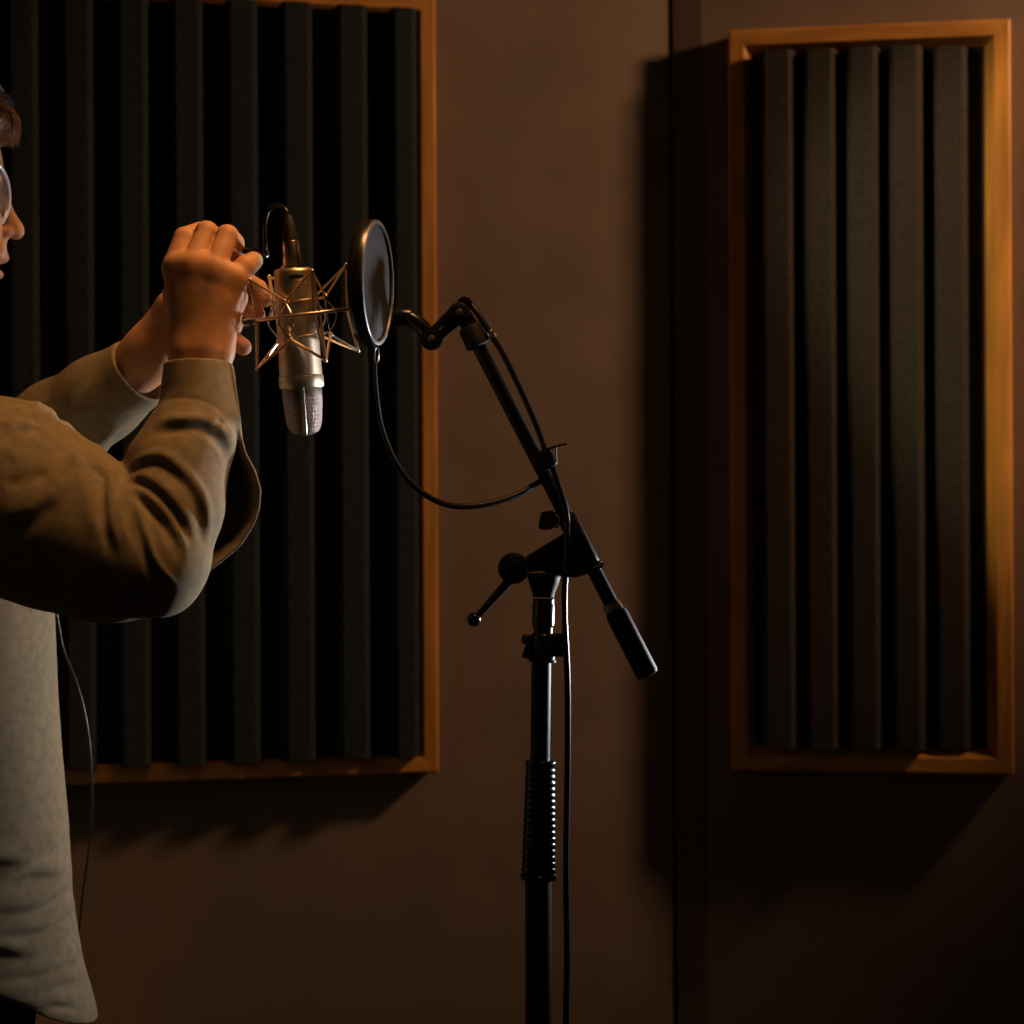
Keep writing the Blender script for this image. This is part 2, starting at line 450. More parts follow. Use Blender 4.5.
# shade right of the wall seam, put in as a darker cloth strip
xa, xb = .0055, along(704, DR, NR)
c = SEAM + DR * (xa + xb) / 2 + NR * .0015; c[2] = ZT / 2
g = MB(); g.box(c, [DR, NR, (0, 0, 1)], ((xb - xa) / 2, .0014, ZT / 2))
tag(g.build('trim_shade', M['seam_shade']), kind='structure')
g = MB(); g.box((0, 1.2, -.02), [(1, 0, 0), (0, 1, 0), (0, 0, 1)], (2.6, 2.4, .02)); tag(g.build('floor', M['floor']), kind='structure')
g = MB(); g.box((0, 1.2, ZT + .02), [(1, 0, 0), (0, 1, 0), (0, 0, 1)], (2.6, 2.4, .02)); tag(g.build('ceiling', M['ceiling']), kind='structure')

def panel(name, label, d, n, u0, u1, z0, z1, rail, depth, ridges, ridge_h, lip, foam):
    """d: direction to the image right; ridges: list of (ua, ub) of the flat fronts; u measured along d"""
    base = SEAM.copy(); base[2] = 0
    up = np.array([0, 0, 1.0])
    L = lambda u, z, o: base + d * u + up * z + n * o
    root = empty(name, L((u0 + u1) / 2, z0, 0), label, 'acoustic panel')
    g = MB(); g.box(L((u0 + u1) / 2, (z0 + z1) / 2, .006), [d, n, up], ((u1 - u0) / 2 - .004, .005, (z1 - z0) / 2 - .004)); g.build('back_board', M['board'], root)
    # mitred rails with a sloped inner edge: cross-section (inward, outward-from-wall)
    sec = [(0, .001), (0, depth - .003), (.003, depth), (rail - lip, depth), (rail, depth - lip * 1.6), (rail, .001)]
    corners = [(u0, z0), (u1, z0), (u1, z1), (u0, z1)]
    inw = [(1, 1), (-1, 1), (-1, -1), (1, -1)]
    for i in range(4):
        j = (i + 1) % 4
        va = [L(corners[i][0] + inw[i][0] * s, corners[i][1] + inw[i][1] * s, o) for s, o in sec]
        vb = [L(corners[j][0] + inw[j][0] * s, corners[j][1] + inw[j][1] * s, o) for s, o in sec]
        m_ = len(sec); f = [(k, (k + 1) % m_, m_ + (k + 1) % m_, m_ + k) for k in range(m_)] + [tuple(range(m_))[::-1], tuple(range(m_, 2 * m_))]
        o = MB().add(va + vb, f).build('frame_rail', M['woodh'] if i % 2 == 0 else M['wood'], root, sharp=25)
        import bmesh
        bm = bmesh.new(); bm.from_mesh(o.data); bmesh.ops.recalc_face_normals(bm, faces=bm.faces); bm.to_mesh(o.data); bm.free()
    # ridged foam sheet, one extruded profile
    a, b2 = u0 + rail + .001, u1 - rail - .001; lo = .022
    tap = .006
    prof = [(a, .012), (a, lo)]
    for ua, ub, hi in ridges:
        ua2, ub2 = max(ua, a + .0005), min(ub, b2 - .0005)
        prof += [(max(ua2 - tap, a + .0002), lo), (ua2, hi - .004), (ua2 + .004, hi), (ub2 - .008, hi), (ub2, hi - .006), (min(ub2 + tap, b2 - .0002), lo)]
    prof += [(b2, lo), (b2, .012)]
    zs = [z0 + rail + .001, z1 - rail - .001]
    n_ = len(prof); va = [L(u, zs[0], o) for u, o in prof]; vb = [L(u, zs[1], o) for u, o in prof]
    f = [(k, (k + 1) % n_, n_ + (k + 1) % n_, n_ + k) for k in range(n_)] + [tuple(range(n_))[::-1], tuple(range(n_, 2 * n_))]
    o = MB().add(va + vb, f).build('ridged_foam', foam, root, sharp=25)
    bm = bmesh.new(); bm.from_mesh(o.data); bmesh.ops.recalc_face_normals(bm, faces=bm.faces); bm.to_mesh(o.data); bm.free()
    return root
# right panel, measured on its front
DEPR = .05
fr = lambda px, off=DEPR: (onwall(px, 420, NR, off) - SEAM) @ DR
zt = onwall(727, 30, NR, DEPR)[2]; zb = onwall(735, 771, NR, DEPR)[2]
rid = [(764, 795), (807, 837), (850, 880), (893, 923), (937, 969)]
panel('acoustic_panel', 'tall narrow acoustic panel with glowing orange pine frame and five foam ridges', DR, NR, fr(730), fr(1012.5), zb, zt, fr(754) - fr(730), DEPR,
      [(fr(a, DEPR + .013), fr(b, DEPR + .013), DEPR + (.018 if a < 930 else .0)) for a, b in rid], 0, .013, M['foam_lit'])
DRL = -DL
DEPL = .05
fl = lambda px, off=DEPL: (onwall(px, 420, NL, off) - SEAM) @ DRL
zt = onwall(435, -4.5, NL, DEPL)[2]; zb = onwall(439, 772.5, NL, DEPL)[2]
rid = [(395 - 55 * i + (.0 if i < 3 else 0), 419 - 55 * i if i == 0 else 424.5 - 55 * i) for i in range(11)][::-1]
u0 = fl(395 - 55 * 10 - 25 - 18)
panel('acoustic_panel.001', 'wide acoustic panel of near-black ridged foam behind the microphone and hands', DRL, NL, u0, fl(437.5), zb, zt, fl(437.5) - fl(420), DEPL,
      [(fl(a, DEPL + .030), fl(b, DEPL + .030), DEPL + .030) for a, b in rid], 0, .005, M['foam'])

#@SPLIT gear
# ------------------------------------------------------------------ microphone
def axis_pt(t, q=0): return H(293.2 + (305.2 - 293.2) * t, 268 + (435 - 268) * t, q - 8 + 16 * t)   # t 0..1 top to bottom
A0, A1 = axis_pt(0), axis_pt(1)
AX = nrm(A1 - A0); LEN = np.linalg.norm(A1 - A0)
mic = empty('condenser_microphone', A1, 'champagne nickel condenser microphone hanging upside down with its grille at the bottom', 'microphone')
s = S
g = MB(); g.lathe([(0, 8 * s), (0, 15 * s), (.8 * s, 17.6 * s), (2.4 * s, 19.1 * s), (4.5 * s, 19.6 * s), (14 * s, 19.8 * s), (14.3 * s, 19.3 * s), (15 * s, 19.3 * s), (15.3 * s, 19.9 * s), (60 * s, 20.6 * s), (106 * s, 21.3 * s), (106.6 * s, 20.8 * s)], A0, AX, 64)
g.build('body', M['nickel'], mic)
g = MB(); g.lathe([(106.4 * s, 20 * s), (107 * s, 22 * s), (108 * s, 22.4 * s), (118 * s, 22.4 * s), (119 * s, 22 * s), (119.3 * s, 19 * s)], A0, AX, 64)
g.build('collar', M['nickel'], mic)
# grille: tapering rounded basket
gp = [(118.5 * s, 20.6 * s), (135 * s, 20.0 * s), (150 * s, 18.7 * s), (158 * s, 17.2 * s), (163 * s, 14.5 * s), (165.5 * s, 11 * s), (167 * s, 5 * s), (167.2 * s, 1 * s)]
g = MB(); g.lathe(gp, A0, AX, 64, sy=.98); grille = g.build('grille', M['mesh'], mic, sharp=180)
for ang in (-1.56, 1.6):
    e1, e2 = frame_of(AX)
    view = nrm(CAM - A0); side = nrm(np.cross(AX, view)); front = np.cross(side, AX)
    dirv = side * math.cos(ang) * -1 + front * (1 if ang < 0 else -1) * abs(math.sin(ang))
    pts = [A0 + AX * t + dirv * (r + .1 * s) for t, r in gp[:-2]]
    g = MB(); g.tube(spline(pts, 5), 2.4 * s, 8); g.build('grille_rib', M['screw'], mic)
# small badge ellipse and switch window on the cap
g = MB(); pts = A0 + AX * 9 * s + front * 19.3 * s - side * 2 * s
g.lathe([(0, 3 * s), (.8 * s, 2.8 * s)], pts, front, 16, sx=2.6, sy=.7, up=AX); g.build('badge', M['gap'], mic)

# shock mount --------------------------------------------------------------
tilt = math.radians(7.0)
MC = H(302.5, 314.5, 0)
mx_ = RV * math.cos(tilt) + UV * math.sin(tilt); mz = UV * math.cos(tilt) - RV * math.sin(tilt); my = np.array([0, 1.0, 0])
my2 = nrm(my + UV * .115); mz = nrm(np.cross(mx_, my2)); mx_ = nrm(np.cross(my2, mz))
def ML(ang, r, h):
    a = math.radians(ang); return MC + (mx_ * math.cos(a) - my2 * math.sin(a)) * r * s + mz * h * s
mount = empty('shock_mount', MC, 'gold wire spider shock mount caged around the microphone body', 'shock mount')
ring = lambda r, h, n=64: [ML(360 * i / n, r, h) for i in range(n)]
g = MB(); g.tube(ring(46, 0), 1.9 * s, 10, closed=True); g.build('outer_ring', M['wire'], mount)
g = MB(); g.tube(ring(23.5, 14), .8 * s, 8, closed=True); g.build('inner_ring', M['wire'], mount)
g = MB(); g.tube(ring(24.5, -21), .8 * s, 8, closed=True); g.build('inner_ring', M['wire'], mount)
UP = [(-12, 50, 44), (66, 48, 41), (168, 47, 40.5), (226, 46, 42)]
LO = [(-14, 51, -43), (66, 54, -47), (166, 52, -48), (240, 46, -45)]
HK = [30, 113, 204, 290]
for tips, hh, sg in ((UP, 14, 1), (LO, -21, -1)):
    for i, (a, r, h) in enumerate(tips):
        tip = ML(a, r, h)
        g = MB()
        for da in (-4, 4): g.tube([tip, ML(a + da, 46, 0)], 1.4 * s, 8)
        g.ball(tip, 2.1 * s, 10)
        for k in (i - 1, i):
            hk = ML(HK[k], 31, hh + (1 if sg > 0 else -2))
            g.tube([tip, hk], 1.55 * s if sg < 0 else 1.25 * s, 8)
        g.build('strut', M['wire'], mount)
for i, a in enumerate(HK):
    for hh in (14, -21):
        g = MB(); g.ball(ML(a, 31, hh + (1 if hh > 0 else -2)), 2.6 * s, 10); g.tube([ML(a, 31, hh), ML(a, 24, hh)], 1.3 * s, 8); g.build('hook', M['wire'], mount)
    # elastic loop bowed between the upper and lower hooks
    for da in (-8, 8):
        pts = [ML(a, 30, 13), ML(a + da * 1.4, 35, 2), ML(a + da * 1.5, 36, -8), ML(a, 31, -21)]
        g = MB(); g.tube(spline(pts, 6), .95 * s, 8); g.build('suspension_wire', M['steel'], mount)
# holder block and thumb screw at the grip side, gripped by the hands
g = MB(); g.rod(ML(176, 46, -1), ML(176, 60, -1), 4 * s, bev=1 * s); g.build('side_stud', M['steel'], mount)

# microphone cable ----------------------------------------------------------
ct = H(292.8, 268, -8); cdir = nrm(H(288.5, 216, -9) - ct)
cab = empty('microphone_cable', ct, 'short black cable looping into the metal plug on top of the microphone', 'cable')
g = MB(); g.lathe([(0, 12 * s), (2 * s, 12 * s), (2.5 * s, 9.5 * s), (4 * s, 9.4 * s), (26 * s, 8.4 * s), (27 * s, 7.8 * s)], ct, cdir, 32); g.build('plug', M['barrel'], cab)
g = MB(); g.lathe([(26.5 * s, 8 * s), (30 * s, 7.9 * s), (42 * s, 6 * s), (50 * s, 4.2 * s), (52.5 * s, 2.9 * s)], ct, cdir, 32); g.build('boot', M['rubber'], cab)
pts = [H(288.3, 217, -9), H(285, 209, -7), H(277, 205.3, 2), H(269.5, 209, 4), H(265.6, 219, 6), H(264.5, 232, 8), H(265.5, 245, 9), H(263, 252.5, 12), H(252, 252, 20), H(238, 250, 26), H(226, 252, 34)]
g = MB(); g.tube(spline(pts, 8), 2.1 * s, 12); g.build('cord', M['cord'], cab)
g = MB(); g.rod(H(268, 254, 11), H(240, 250, 25), 4.2 * s, 3.4 * s, bev=1.2 * s); g.ball(H(267, 254, 8), 2.0 * s, 12); g.build('cable_clip', M['gloss'], cab)

# pop filter ------------------------------------------------------------------
PN = nrm(RV * .982 - FV * .185 + UV * -.015)      # facing direction of the screen
pcn = H(378.2, 283, 0)
pop = empty('pop_filter', pcn, 'round black pop filter screen standing edge-on beside the microphone', 'pop filter')
R = 63 * s
prof = [(-15 * s, R - 3 * s), (-15 * s, R - .8 * s), (-14 * s, R), (-10 * s, R + .3 * s), (-9.4 * s, R - .7 * s), (-7.6 * s, R - .7 * s), (-7 * s, R + .3 * s), (-2 * s, R), (-.8 * s, R - .9 * s)]
def ringlathe(prof_o, inner, a, d, seg=96):
    mb = MB(); e1, e2 = frame_of(d); full = prof_o + inner; n = len(full); v = []; f = []
    for t, r in full:
        for k in range(seg):
            w = 2 * math.pi * k / seg; v.append(a + d * t + r * (math.cos(w) * e1 + math.sin(w) * e2))
    for i in range(n):
        j = (i + 1) % n
        for k in range(seg):
            k2 = (k + 1) % seg; f.append((i * seg + k, i * seg + k2, j * seg + k2, j * seg + k))
    return mb.add(v, f)
ringlathe(prof, [(-.8 * s, R - 5 * s), (-15 * s, R - 5 * s)], pcn, PN).build('rim', M['rim'], pop)
ringlathe([(-1.2 * s, R - .6 * s), (.3 * s, R - 1 * s), (.9 * s, R - 2 * s)], [(.8 * s, R - 4.6 * s), (-1.2 * s, R - 5 * s)], pcn, PN).build('rim_lip', M['rimedge'], pop)
g = MB(); g.lathe([(-3 * s, R - 5 * s), (-2.4 * s, R - 5 * s)], pcn, PN, 64); g.build('screen', M['screen'], pop)
g = MB(); g.lathe([(-13 * s, R - 5 * s), (-12.4 * s, R - 5 * s)], pcn, PN, 64); g.build('screen', M['screen'], pop)
g = MB(); g.box(H(371.5, 354, 2), [PN, np.cross(UV, PN), UV], (3.6 * s, 3.2 * s, 9 * s)); g.build('bracket', M['black'], pop, bevel=1.2 * s)
g = MB(); g.tube(spline([H(377, 345, -1), H(378.8, 352, -1.5), H(378.2, 360, -1.5), H(375.5, 364, -1), H(374.4, 358, -1), H(375, 350, -1), H(377, 345, -1)], 5), .9 * s, 8); g.build('bracket_loop', M['steel'], pop)
gn = [(374.8, 362), (376.8, 394), (381.9, 427), (394.6, 460), (413.6, 485.6), (439, 502), (464.4, 506.6), (492, 503), (517.7, 494.5), (541, 481)]
pts = spline([H(x, y, 80 * (i / 9) ** 2) for i, (x, y) in enumerate(gn)], 14)
rad = [(1.7 + 1.4 * min(1, i / 70) + .16 * (i % 2)) * s for i in range(len(pts))]
g = MB(); g.tube(pts, rad, 12); g.build('gooseneck', M['cord'], pop, sharp=180)

# microphone stand --------------------------------------------------------------
def D(px, py, q=12): return H(px, py, q + 66)
base = D(538, 1020); base = np.array([base[0], base[1], 0])
stand = empty('microphone_stand', base, 'black boom microphone stand with ribbed grip and slanting boom arm', 'microphone stand')
def z_of(py, q=12): return D(540, py, q)[2]
low_top = D(538.3, 874); low_bot = np.array([low_top[0] - .002, low_top[1], .12])
g = MB(); g.rod(low_bot, low_top, 13.8 * s, seg=32); g.build('lower_pole', M['black'], stand)
g = MB(); g.rod(D(538.6, 870), D(541.4, 655), 10.2 * s, seg=32); g.build('upper_pole', M['black'], stand)
# ribbed clutch grip
pr = [(0, 14 * s), (0, 18 * s), (1 * s, 19 * s), (4 * s, 19 * s), (5 * s, 17.8 * s)]
gl = np.linalg.norm(D(540.6, 760) - D(538.5, 879)) / s
nrib = 17
for i in range(nrib):
    t0 = 6 + (gl - 14) * i / nrib; w = (gl - 14) / nrib; rr = 17.6 - 2.4 * i / nrib
    pr += [(t0 * s, (rr - .7) * s), ((t0 + w * .25) * s, (rr + .3) * s), ((t0 + w * .7) * s, (rr + .3) * s), ((t0 + w * .95) * s, (rr - .7) * s)]
pr += [((gl - 6) * s, 15 * s), ((gl - 5) * s, 16 * s), ((gl - 1) * s, 15.8 * s), (gl * s, 14 * s), (gl * s, 9 * s)]
g = MB(); g.lathe(pr, D(538.5, 879), D(540.6, 760) - D(538.5, 879), 40); g.build('clutch_grip', M['gloss'], stand, sharp=60)
# collars below the clamp
g = MB(); up_ = D(543, 570) - D(541.3, 662); g.lathe([(0, 13 * s), (0, 14.5 * s), (2 * s, 14.5 * s), (2.4 * s, 13 * s), (26 * s, 13 * s), (28 * s, 12.4 * s), (30 * s, 10 * s), (36 * s, 10 * s), (38 * s, 11.6 * s), (60 * s, 11.6 * s), (62 * s, 10.8 * s), (66 * s, 11.4 * s)], D(542.5, 662), up_, 36); g.build('collar', M['gloss'], stand)
g = MB(); g.lathe([(0, 11 * s), (4 * s, 11.5 * s), (14 * s, 15.5 * s), (22 * s, 17.5 * s), (24 * s, 17 * s), (25 * s, 13 * s)], D(543.5, 597), up_, 36); g.build('clutch_cup', M['rubber'], stand)
g = MB(); g.box(D(559.5, 645, 12), [RV, FV, UV], (5 * s, 5 * s, 12 * s)); g.build('cable_holder', M['black'], stand, bevel=1 * s)
g = MB(); g.rod(D(533, 640, 8), D(523, 639, 4), 5 * s, 5.5 * s, bev=2 * s); g.prism([D(526, 645, 2), D(521.5, 657, 2), D(531, 660, 2), D(531, 645, 2)], FV * 6 * s); g.build('lock_knob', M['black'], stand)
# tripod legs under the frame
hub = np.array([base[0], base[1], .20])
g = MB(); g.rod(hub - np.array([0, 0, .07]), hub + np.array([0, 0, .06]), 22 * s, 19 * s, bev=3 * s); g.build('tripod_hub', M['black'], stand)
for a in (20, 140, 260):
    e = np.array([math.cos(math.radians(a)), math.sin(math.radians(a)), 0])
    foot = base + e * .33 + np.array([0, 0, .012])
    g = MB(); g.rod(hub + e * .015, foot, 8 * s, 8 * s); lg = g.build('leg', M['black'], stand)
    g = MB(); g.rod(foot - nrm(foot - hub) * .03, foot + nrm(foot - hub) * .008, 11 * s, 11 * s, bev=2 * s); g.build('rubber_foot', M['rubber'], lg)
# boom arm
bd = nrm(D(616, 613) - D(474, 337))
g = MB(); g.rod(D(471, 331), D(612, 605), 7.6 * s, seg=28); g.build('boom_arm', M['black'], stand)
g = MB(); g.lathe([(0, 9 * s), (1 * s, 11 * s), (3 * s, 12 * s), (18 * s, 12.6 * s), (20 * s, 13 * s), (23 * s, 12.6 * s), (24 * s, 9 * s)], D(468.5, 326), bd, 32); g.build('boom_socket', M['rubber'], stand)
g = MB(); g.lathe([(0, 9 * s), (2 * s, 10.3 * s), (50 * s, 10.3 * s), (58 * s, 9.5 * s), (60 * s, 8 * s)], D(566, 516), bd, 32); g.build('clamp_sleeve', M['black'], stand)
g = MB(); g.lathe([(0, 8 * s), (.6 * s, 9.6 * s), (3 * s, 9.8 * s), (4 * s, 11 * s), (8 * s, 11.8 * s), (74 * s, 11.9 * s), (77 * s, 11 * s), (78 * s, 9 * s)], D(614, 609), bd, 32); g.build('boom_grip', M['rubber'], stand)
g = MB(); g.rod(D(610.5, 603), D(613.8, 609.6), 9 * s, 10.6 * s); g.build('grip_ring', M['screw'], stand)
# T-clamp body
poly = [(563, 534), (545, 545), (527, 556), (522, 562), (526, 573), (540, 571), (560, 576), (575, 578), (590, 573), (600, 565), (590, 545), (576, 522)]
g = MB(); g.prism([D(x, y, 4) for x, y in poly], FV * 17 * s); g.build('clamp_body', M['black'], stand, bevel=2 * s)
g = MB(); g.lathe([(0, 12 * s), (1.5 * s, 15 * s), (4 * s, 16.2 * s), (20 * s, 16.2 * s), (23 * s, 15 * s), (24 * s, 11 * s)], D(513.5, 568.5, -2), FV, 36); g.lathe([(-2 * s, 6 * s), (.5 * s, 7 * s)], D(513.5, 568.5, -2), FV, 24); g.build('clamp_knob', M['black'], stand)
g = MB(); g.rod(D(509, 581, 6), D(476, 618, 4), 5 * s, 3.3 * s); lv = g.build('lever', M['black'], stand)
g = MB(); g.ball(D(474, 619.5, 4), 7.4 * s, 24); g.build('lever_ball', M['gloss'], lv)
g = MB(); g.lathe([(0, 4 * s), (1 * s, 4.6 * s), (10 * s, 4 * s), (12 * s, 3 * s)], D(593, 568, 8), D(603.5, 563, 8) - D(593, 568, 8), 16); g.build('clamp_bolt', M['steel'], stand)
# wing knob
g = MB(); g.prism([D(x, y, 2) for x, y in ((541, 512), (553, 510), (556, 514), (556, 526), (551, 529.5), (541, 530), (538, 527))], FV * 12 * s); kn = g.build('wing_knob', M['rubber'], stand, bevel=2 * s)
g = MB(); g.tube([D(556.5 + 3 * math.cos(w), 520 + 7 * math.sin(w), 4) for w in np.linspace(0, 2 * math.pi, 20)[:-1]], 1.2 * s, 8, closed=True); g.build('knob_ring', M['steel'], kn)
g = MB(); g.rod(D(553, 520, 8), D(568, 521, 10), 4.5 * s); g.build('knob_shaft', M['black'], kn)
# articulated swivel between boom and shock mount
def link(a, b, ra, rb, th, q):
    """rounded plate between two pins"""
    a = np.array(a, float); b2 = np.array(b, float); d = nrm(b2 - a); n2 = np.array([-d[1], d[0]]); pts = []
    for w in np.linspace(math.pi / 2, 3 * math.pi / 2, 14): pts.append(a + ra * (math.cos(w) * d + math.sin(w) * n2))
    for w in np.linspace(-math.pi / 2, math.pi / 2, 14): pts.append(b2 + rb * (math.cos(w) * d + math.sin(w) * n2))
    return [D(x, y, q) for x, y in pts]
g = MB(); g.prism(link((459, 312), (431.5, 338.5), 9.5, 8.5, 0, 10), FV * 8 * s); g.lathe([(0, 9 * s), (1 * s, 11 * s), (14 * s, 11 * s), (15 * s, 9 * s)], D(459, 312.5, 4), FV, 28)
g.prism([D(x, y, 6) for x, y in ((457, 320), (469, 308), (482, 330), (466, 338))], FV * 11 * s); sw = g.build('swivel_link', M['black'], stand, bevel=1 * s)
g = MB(); g.lathe([(0, 9 * s), (1 * s, 11.8 * s), (14 * s, 11.8 * s), (15 * s, 9 * s)], D(431.5, 338.3, 3), FV, 28)
crv = spline([D(385, 316, 11), D(398, 316.5, 11), D(411, 319, 11), D(421, 326, 11), D(428, 335, 11)], 6)
g.tube(crv, [8.2 * s] * len(crv), 14); g.build('swivel_link', M['gloss'], stand)
g = MB(); g.rod(D(392, 317, 12), D(412, 317, 12), 10.5 * s, 9 * s, bev=2 * s); g.build('swivel_collar', M['gloss'], stand)
g = MB(); crv = spline([D(392, 317, 12), D(378, 316, 6), D(362, 312, -16), D(345, 307.5, -44)], 6); g.tube(crv, 5 * s, 12); g.build('mount_stem', M['black'], stand)
for x, y in ((431.6, 338.6), (459.3, 312.3)):
    g = MB(); g.lathe([(0, 2.2 * s), (.6 * s, 3.7 * s), (3 * s, 3.7 * s)], D(x, y, 1.6), FV, 18); g.build('hinge_screw', M['screw'], stand)
g = MB(); g.rod(D(464.5, 304, 8), D(464.5, 304, 26), 8 * s, bev=2 * s); g.build('hinge_knob', M['gloss'], stand)
g = MB(); g.box(D(441, 328, 4), [nrm(D(450, 320) - D(431, 338)), FV, nrm(np.cross(D(450, 320) - D(431, 338), FV))], (3 * s, 2 * s, 1 * s)); g.build('hinge_pin', M['screw'], stand)

# signal cable on the boom
cb = [(466, 300, 16), (472, 306, 14), (480, 317, 10), (491, 335, 6), (503, 354, 4), (517, 382, 3), (529, 408, 3), (539, 432, 3), (546, 452, 2), (552, 466, 0), (560, 490, -1), (566, 512, -1), (567.5, 540, -1), (566, 565, 0), (564.5, 590, 4), (564.5, 620, 6), (566, 650, 6), (567.5, 690, 8), (567.5, 760, 10), (566, 860, 12), (567, 960, 12), (566, 1040, 12)]
pts = [D(x, y, q) for x, y, q in cb]
e = pts[-1]; pts += [np.array([e[0] + .004, e[1] + .01, .5]), np.array([e[0] + .01, e[1] + .02, .15]), np.array([e[0] + .05, e[1] + .03, .012]), np.array([e[0] + .25, e[1] + .12, .006]), np.array([e[0] + .7, e[1] + .2, .006])]
pts = spline(pts, 8)
tc_ = empty('signal_cable', pts[0], 'long black cable running down the boom arm and beside the pole', 'cable')
g = MB(); g.tube(pts, 3.3 * s, 12); g.build('cord', M['cord'], tc_, sharp=180)
g = MB(); g.rod(D(489, 331, 6), D(493, 338, 6), 5 * s, bev=1 * s); g.build('cable_tie', M['steel'], tc_)
# spring clip holding the cable at the boom
clip = empty('cable_clip', D(552, 452, 6), 'small metal tabbed cable clip halfway down the boom arm', 'cable clip')
g = MB(); g.tube(spline([D(533, 457, 8), D(541, 452, -2), D(551, 448, -6), D(559, 445.5, -4), D(566.5, 444, -2)], 5), [1.4 * s] * 21, 8); g.build('tab', M['gloss'], clip)
g = MB(); g.rod(D(556, 447, -4), D(556.3, 462, -4), .9 * s); g.ball(D(566, 444.2, -2), 1.4 * s, 10); g.build('pin', M['steel'], clip)
g = MB(); g.box(D(545, 460, 4), [bd, FV, nrm(np.cross(bd, FV))], (10 * s, 10 * s, 10 * s)); g.build('clip_body', M['black'], clip, bevel=3 * s)

#@SPLIT person
# ------------------------------------------------------------------ the person
QT = 165                                   # depth of the torso's middle, pixels behind the microphone
fb = Field()
def px_(v): return v * S
# --- head, facing +X, tilted a little forwards
def Hh(x, y, q=0): return H(x, y, QT + q)
fb.ell(Hh(-80, 160), (px_(84), px_(70), px_(78)), k=.01)
fb.ell(Hh(-48, 205), (px_(50), px_(56), px_(88)), k=.03)
fb.ell(Hh(-40, 255), (px_(34), px_(40), px_(44)), k=.03)
fb.cap(Hh(-75, 262, -38), Hh(-28, 293, -10), px_(16), px_(13), k=.03); fb.cap(Hh(-75, 262, 38), Hh(-28, 293, 10), px_(16), px_(13), k=.03)
fb.ell(Hh(-20, 296), (px_(12), px_(17), px_(13)), k=.02)
for sg in (-1, 1): fb.ell(Hh(-9, 178, sg * 24), (px_(10), px_(20), px_(7)), k=.015)         # brow
for sg in (-1, 1): fb.ell(Hh(-2, 196, sg * 31), (px_(9), px_(14), px_(8)), k=.012, op='s')   # eye sockets
for sg in (-1, 1):
    fb.ell(Hh(-16, 195, sg * 30), (px_(12), px_(12), px_(11)), k=.003)                        # eyeballs under lids
    fb.ell(Hh(-14, 222, sg * 30), (px_(16), px_(20), px_(20)), k=.02)                         # cheeks
fb.chain([Hh(-5, 185), Hh(2, 203), Hh(13, 224)], [px_(6), px_(7), px_(8)], k=.010)
fb.ell(Hh(15.5, 231), (px_(9.6), px_(10), px_(9.4)), k=.007)
for sg in (-1, 1):
    fb.ell(Hh(5, 233, sg * 10), (px_(9), px_(6.5), px_(7.2)), k=.005)
fb.cap(Hh(-2, 247, -11), Hh(-2, 247, 11), px_(9), k=.010)
fb.ell(Hh(-1, 257), (px_(10), px_(20), px_(7)), k=.008)
fb.ell(Hh(-6, 274), (px_(9.5), px_(18), px_(6)), k=.008)
fb.cap(Hh(9, 266, -22), Hh(9, 266, 22), px_(6), k=.003, op='s') if False else None
fb.cap(Hh(6, 267.3, -16), Hh(6, 267.3, 16), px_(2.2), k=.003, op='s')
for sg in (-1, 1): fb.ell(Hh(13, 238.5, sg * 9), (px_(5.6), px_(6.5), px_(3.4)), k=.0015, op='s')
for sg in (-1, 1):
    fb.ell(Hh(-92, 205, sg * 74), (px_(17), px_(6), px_(30)), k=.006); fb.ell(Hh(-88, 203, sg * 80), (px_(9), px_(5), px_(18)), k=.004, op='s')
fb.cap(Hh(-95, 250), Hh(-98, 370), px_(50), px_(54), k=.03)                                  # neck
# --- trunk and legs
def lv(py, c_, a, b_, qq=0):
    p = Hh(c_, py, qq); return (p[2], p[0], p[1], px_(a) * 1.08, px_(b_))
fb.tower([lv(410, -82, 58, 110), lv(450, -68, 88, 160), lv(560, -72, 98, 118), lv(700, -72, 96, 108), lv(850, -72, 95, 108), lv(980, -76, 96, 112), lv(1060, -80, 92, 112)], k=.03)
ANK = {}
for sg in (-1, 1):
    hip = Hh(-72, 1020, sg * 56); knee = Hh(-66, 1330, sg * 72); ank = Hh(-78, 1612, sg * 82); ANK[sg] = ank
    fb.chain([hip, knee, ank], [px_(58), px_(46), px_(34)], k=.03)
    toe = np.array([ank[0] + .16, ank[1] + sg * .015, .035]); heel = np.array([ank[0] - .04, ank[1], .04])
    fb.cap(heel, toe, .035, .028, k=.02)
# --- right arm (nearest the camera)
RSH = H(-72, 452, -22); REL = H(160, 556, -62); RWR = H(201, 352, -8)
fb.chain([Hh(-85, 436, -110), RSH], [px_(40), px_(50)], k=.02)
fb.chain([RSH, REL], [px_(48), px_(34)], k=.03)
fb.chain([REL, H(186, 440, -24), H(200, 375, -10)], [px_(32), px_(27), px_(20)], k=.02)
# wrist, flattened: two strands
fb.chain([H(192, 400, -12), H(189, 356, -8)], [px_(20), px_(17.5)], k=.012)
fb.chain([H(206, 400, -12), H(213, 356, -8)], [px_(20), px_(17.5)], k=.012)
q0 = -4
MCP = [(175.5, 266, q0 - 5), (193, 263, q0 - 12), (214, 267, q0 - 13), (236, 277, q0 - 7)]
WR = [(186, 346), (196, 345), (206, 345), (215, 346)]
for (mx1, my1, mq), (wx, wy), r in zip(MCP, WR, (12.5, 12.5, 12.3, 12)):
    fb.cap(H(wx, wy, -5), H(mx1, my1, mq), px_(15), px_(r), k=.022)
fb.cap(H(188, 338, 8), H(176, 292, 14), px_(16), px_(13), k=.014)       # thumb-side mass
fb.cap(H(216, 338, 6), H(234, 298, 8), px_(15), px_(14), k=.014)       # little-finger-side mass
fb.ell(H(205, 300, 6), (px_(30), px_(16), px_(36)), k=.012)
kf = .0016
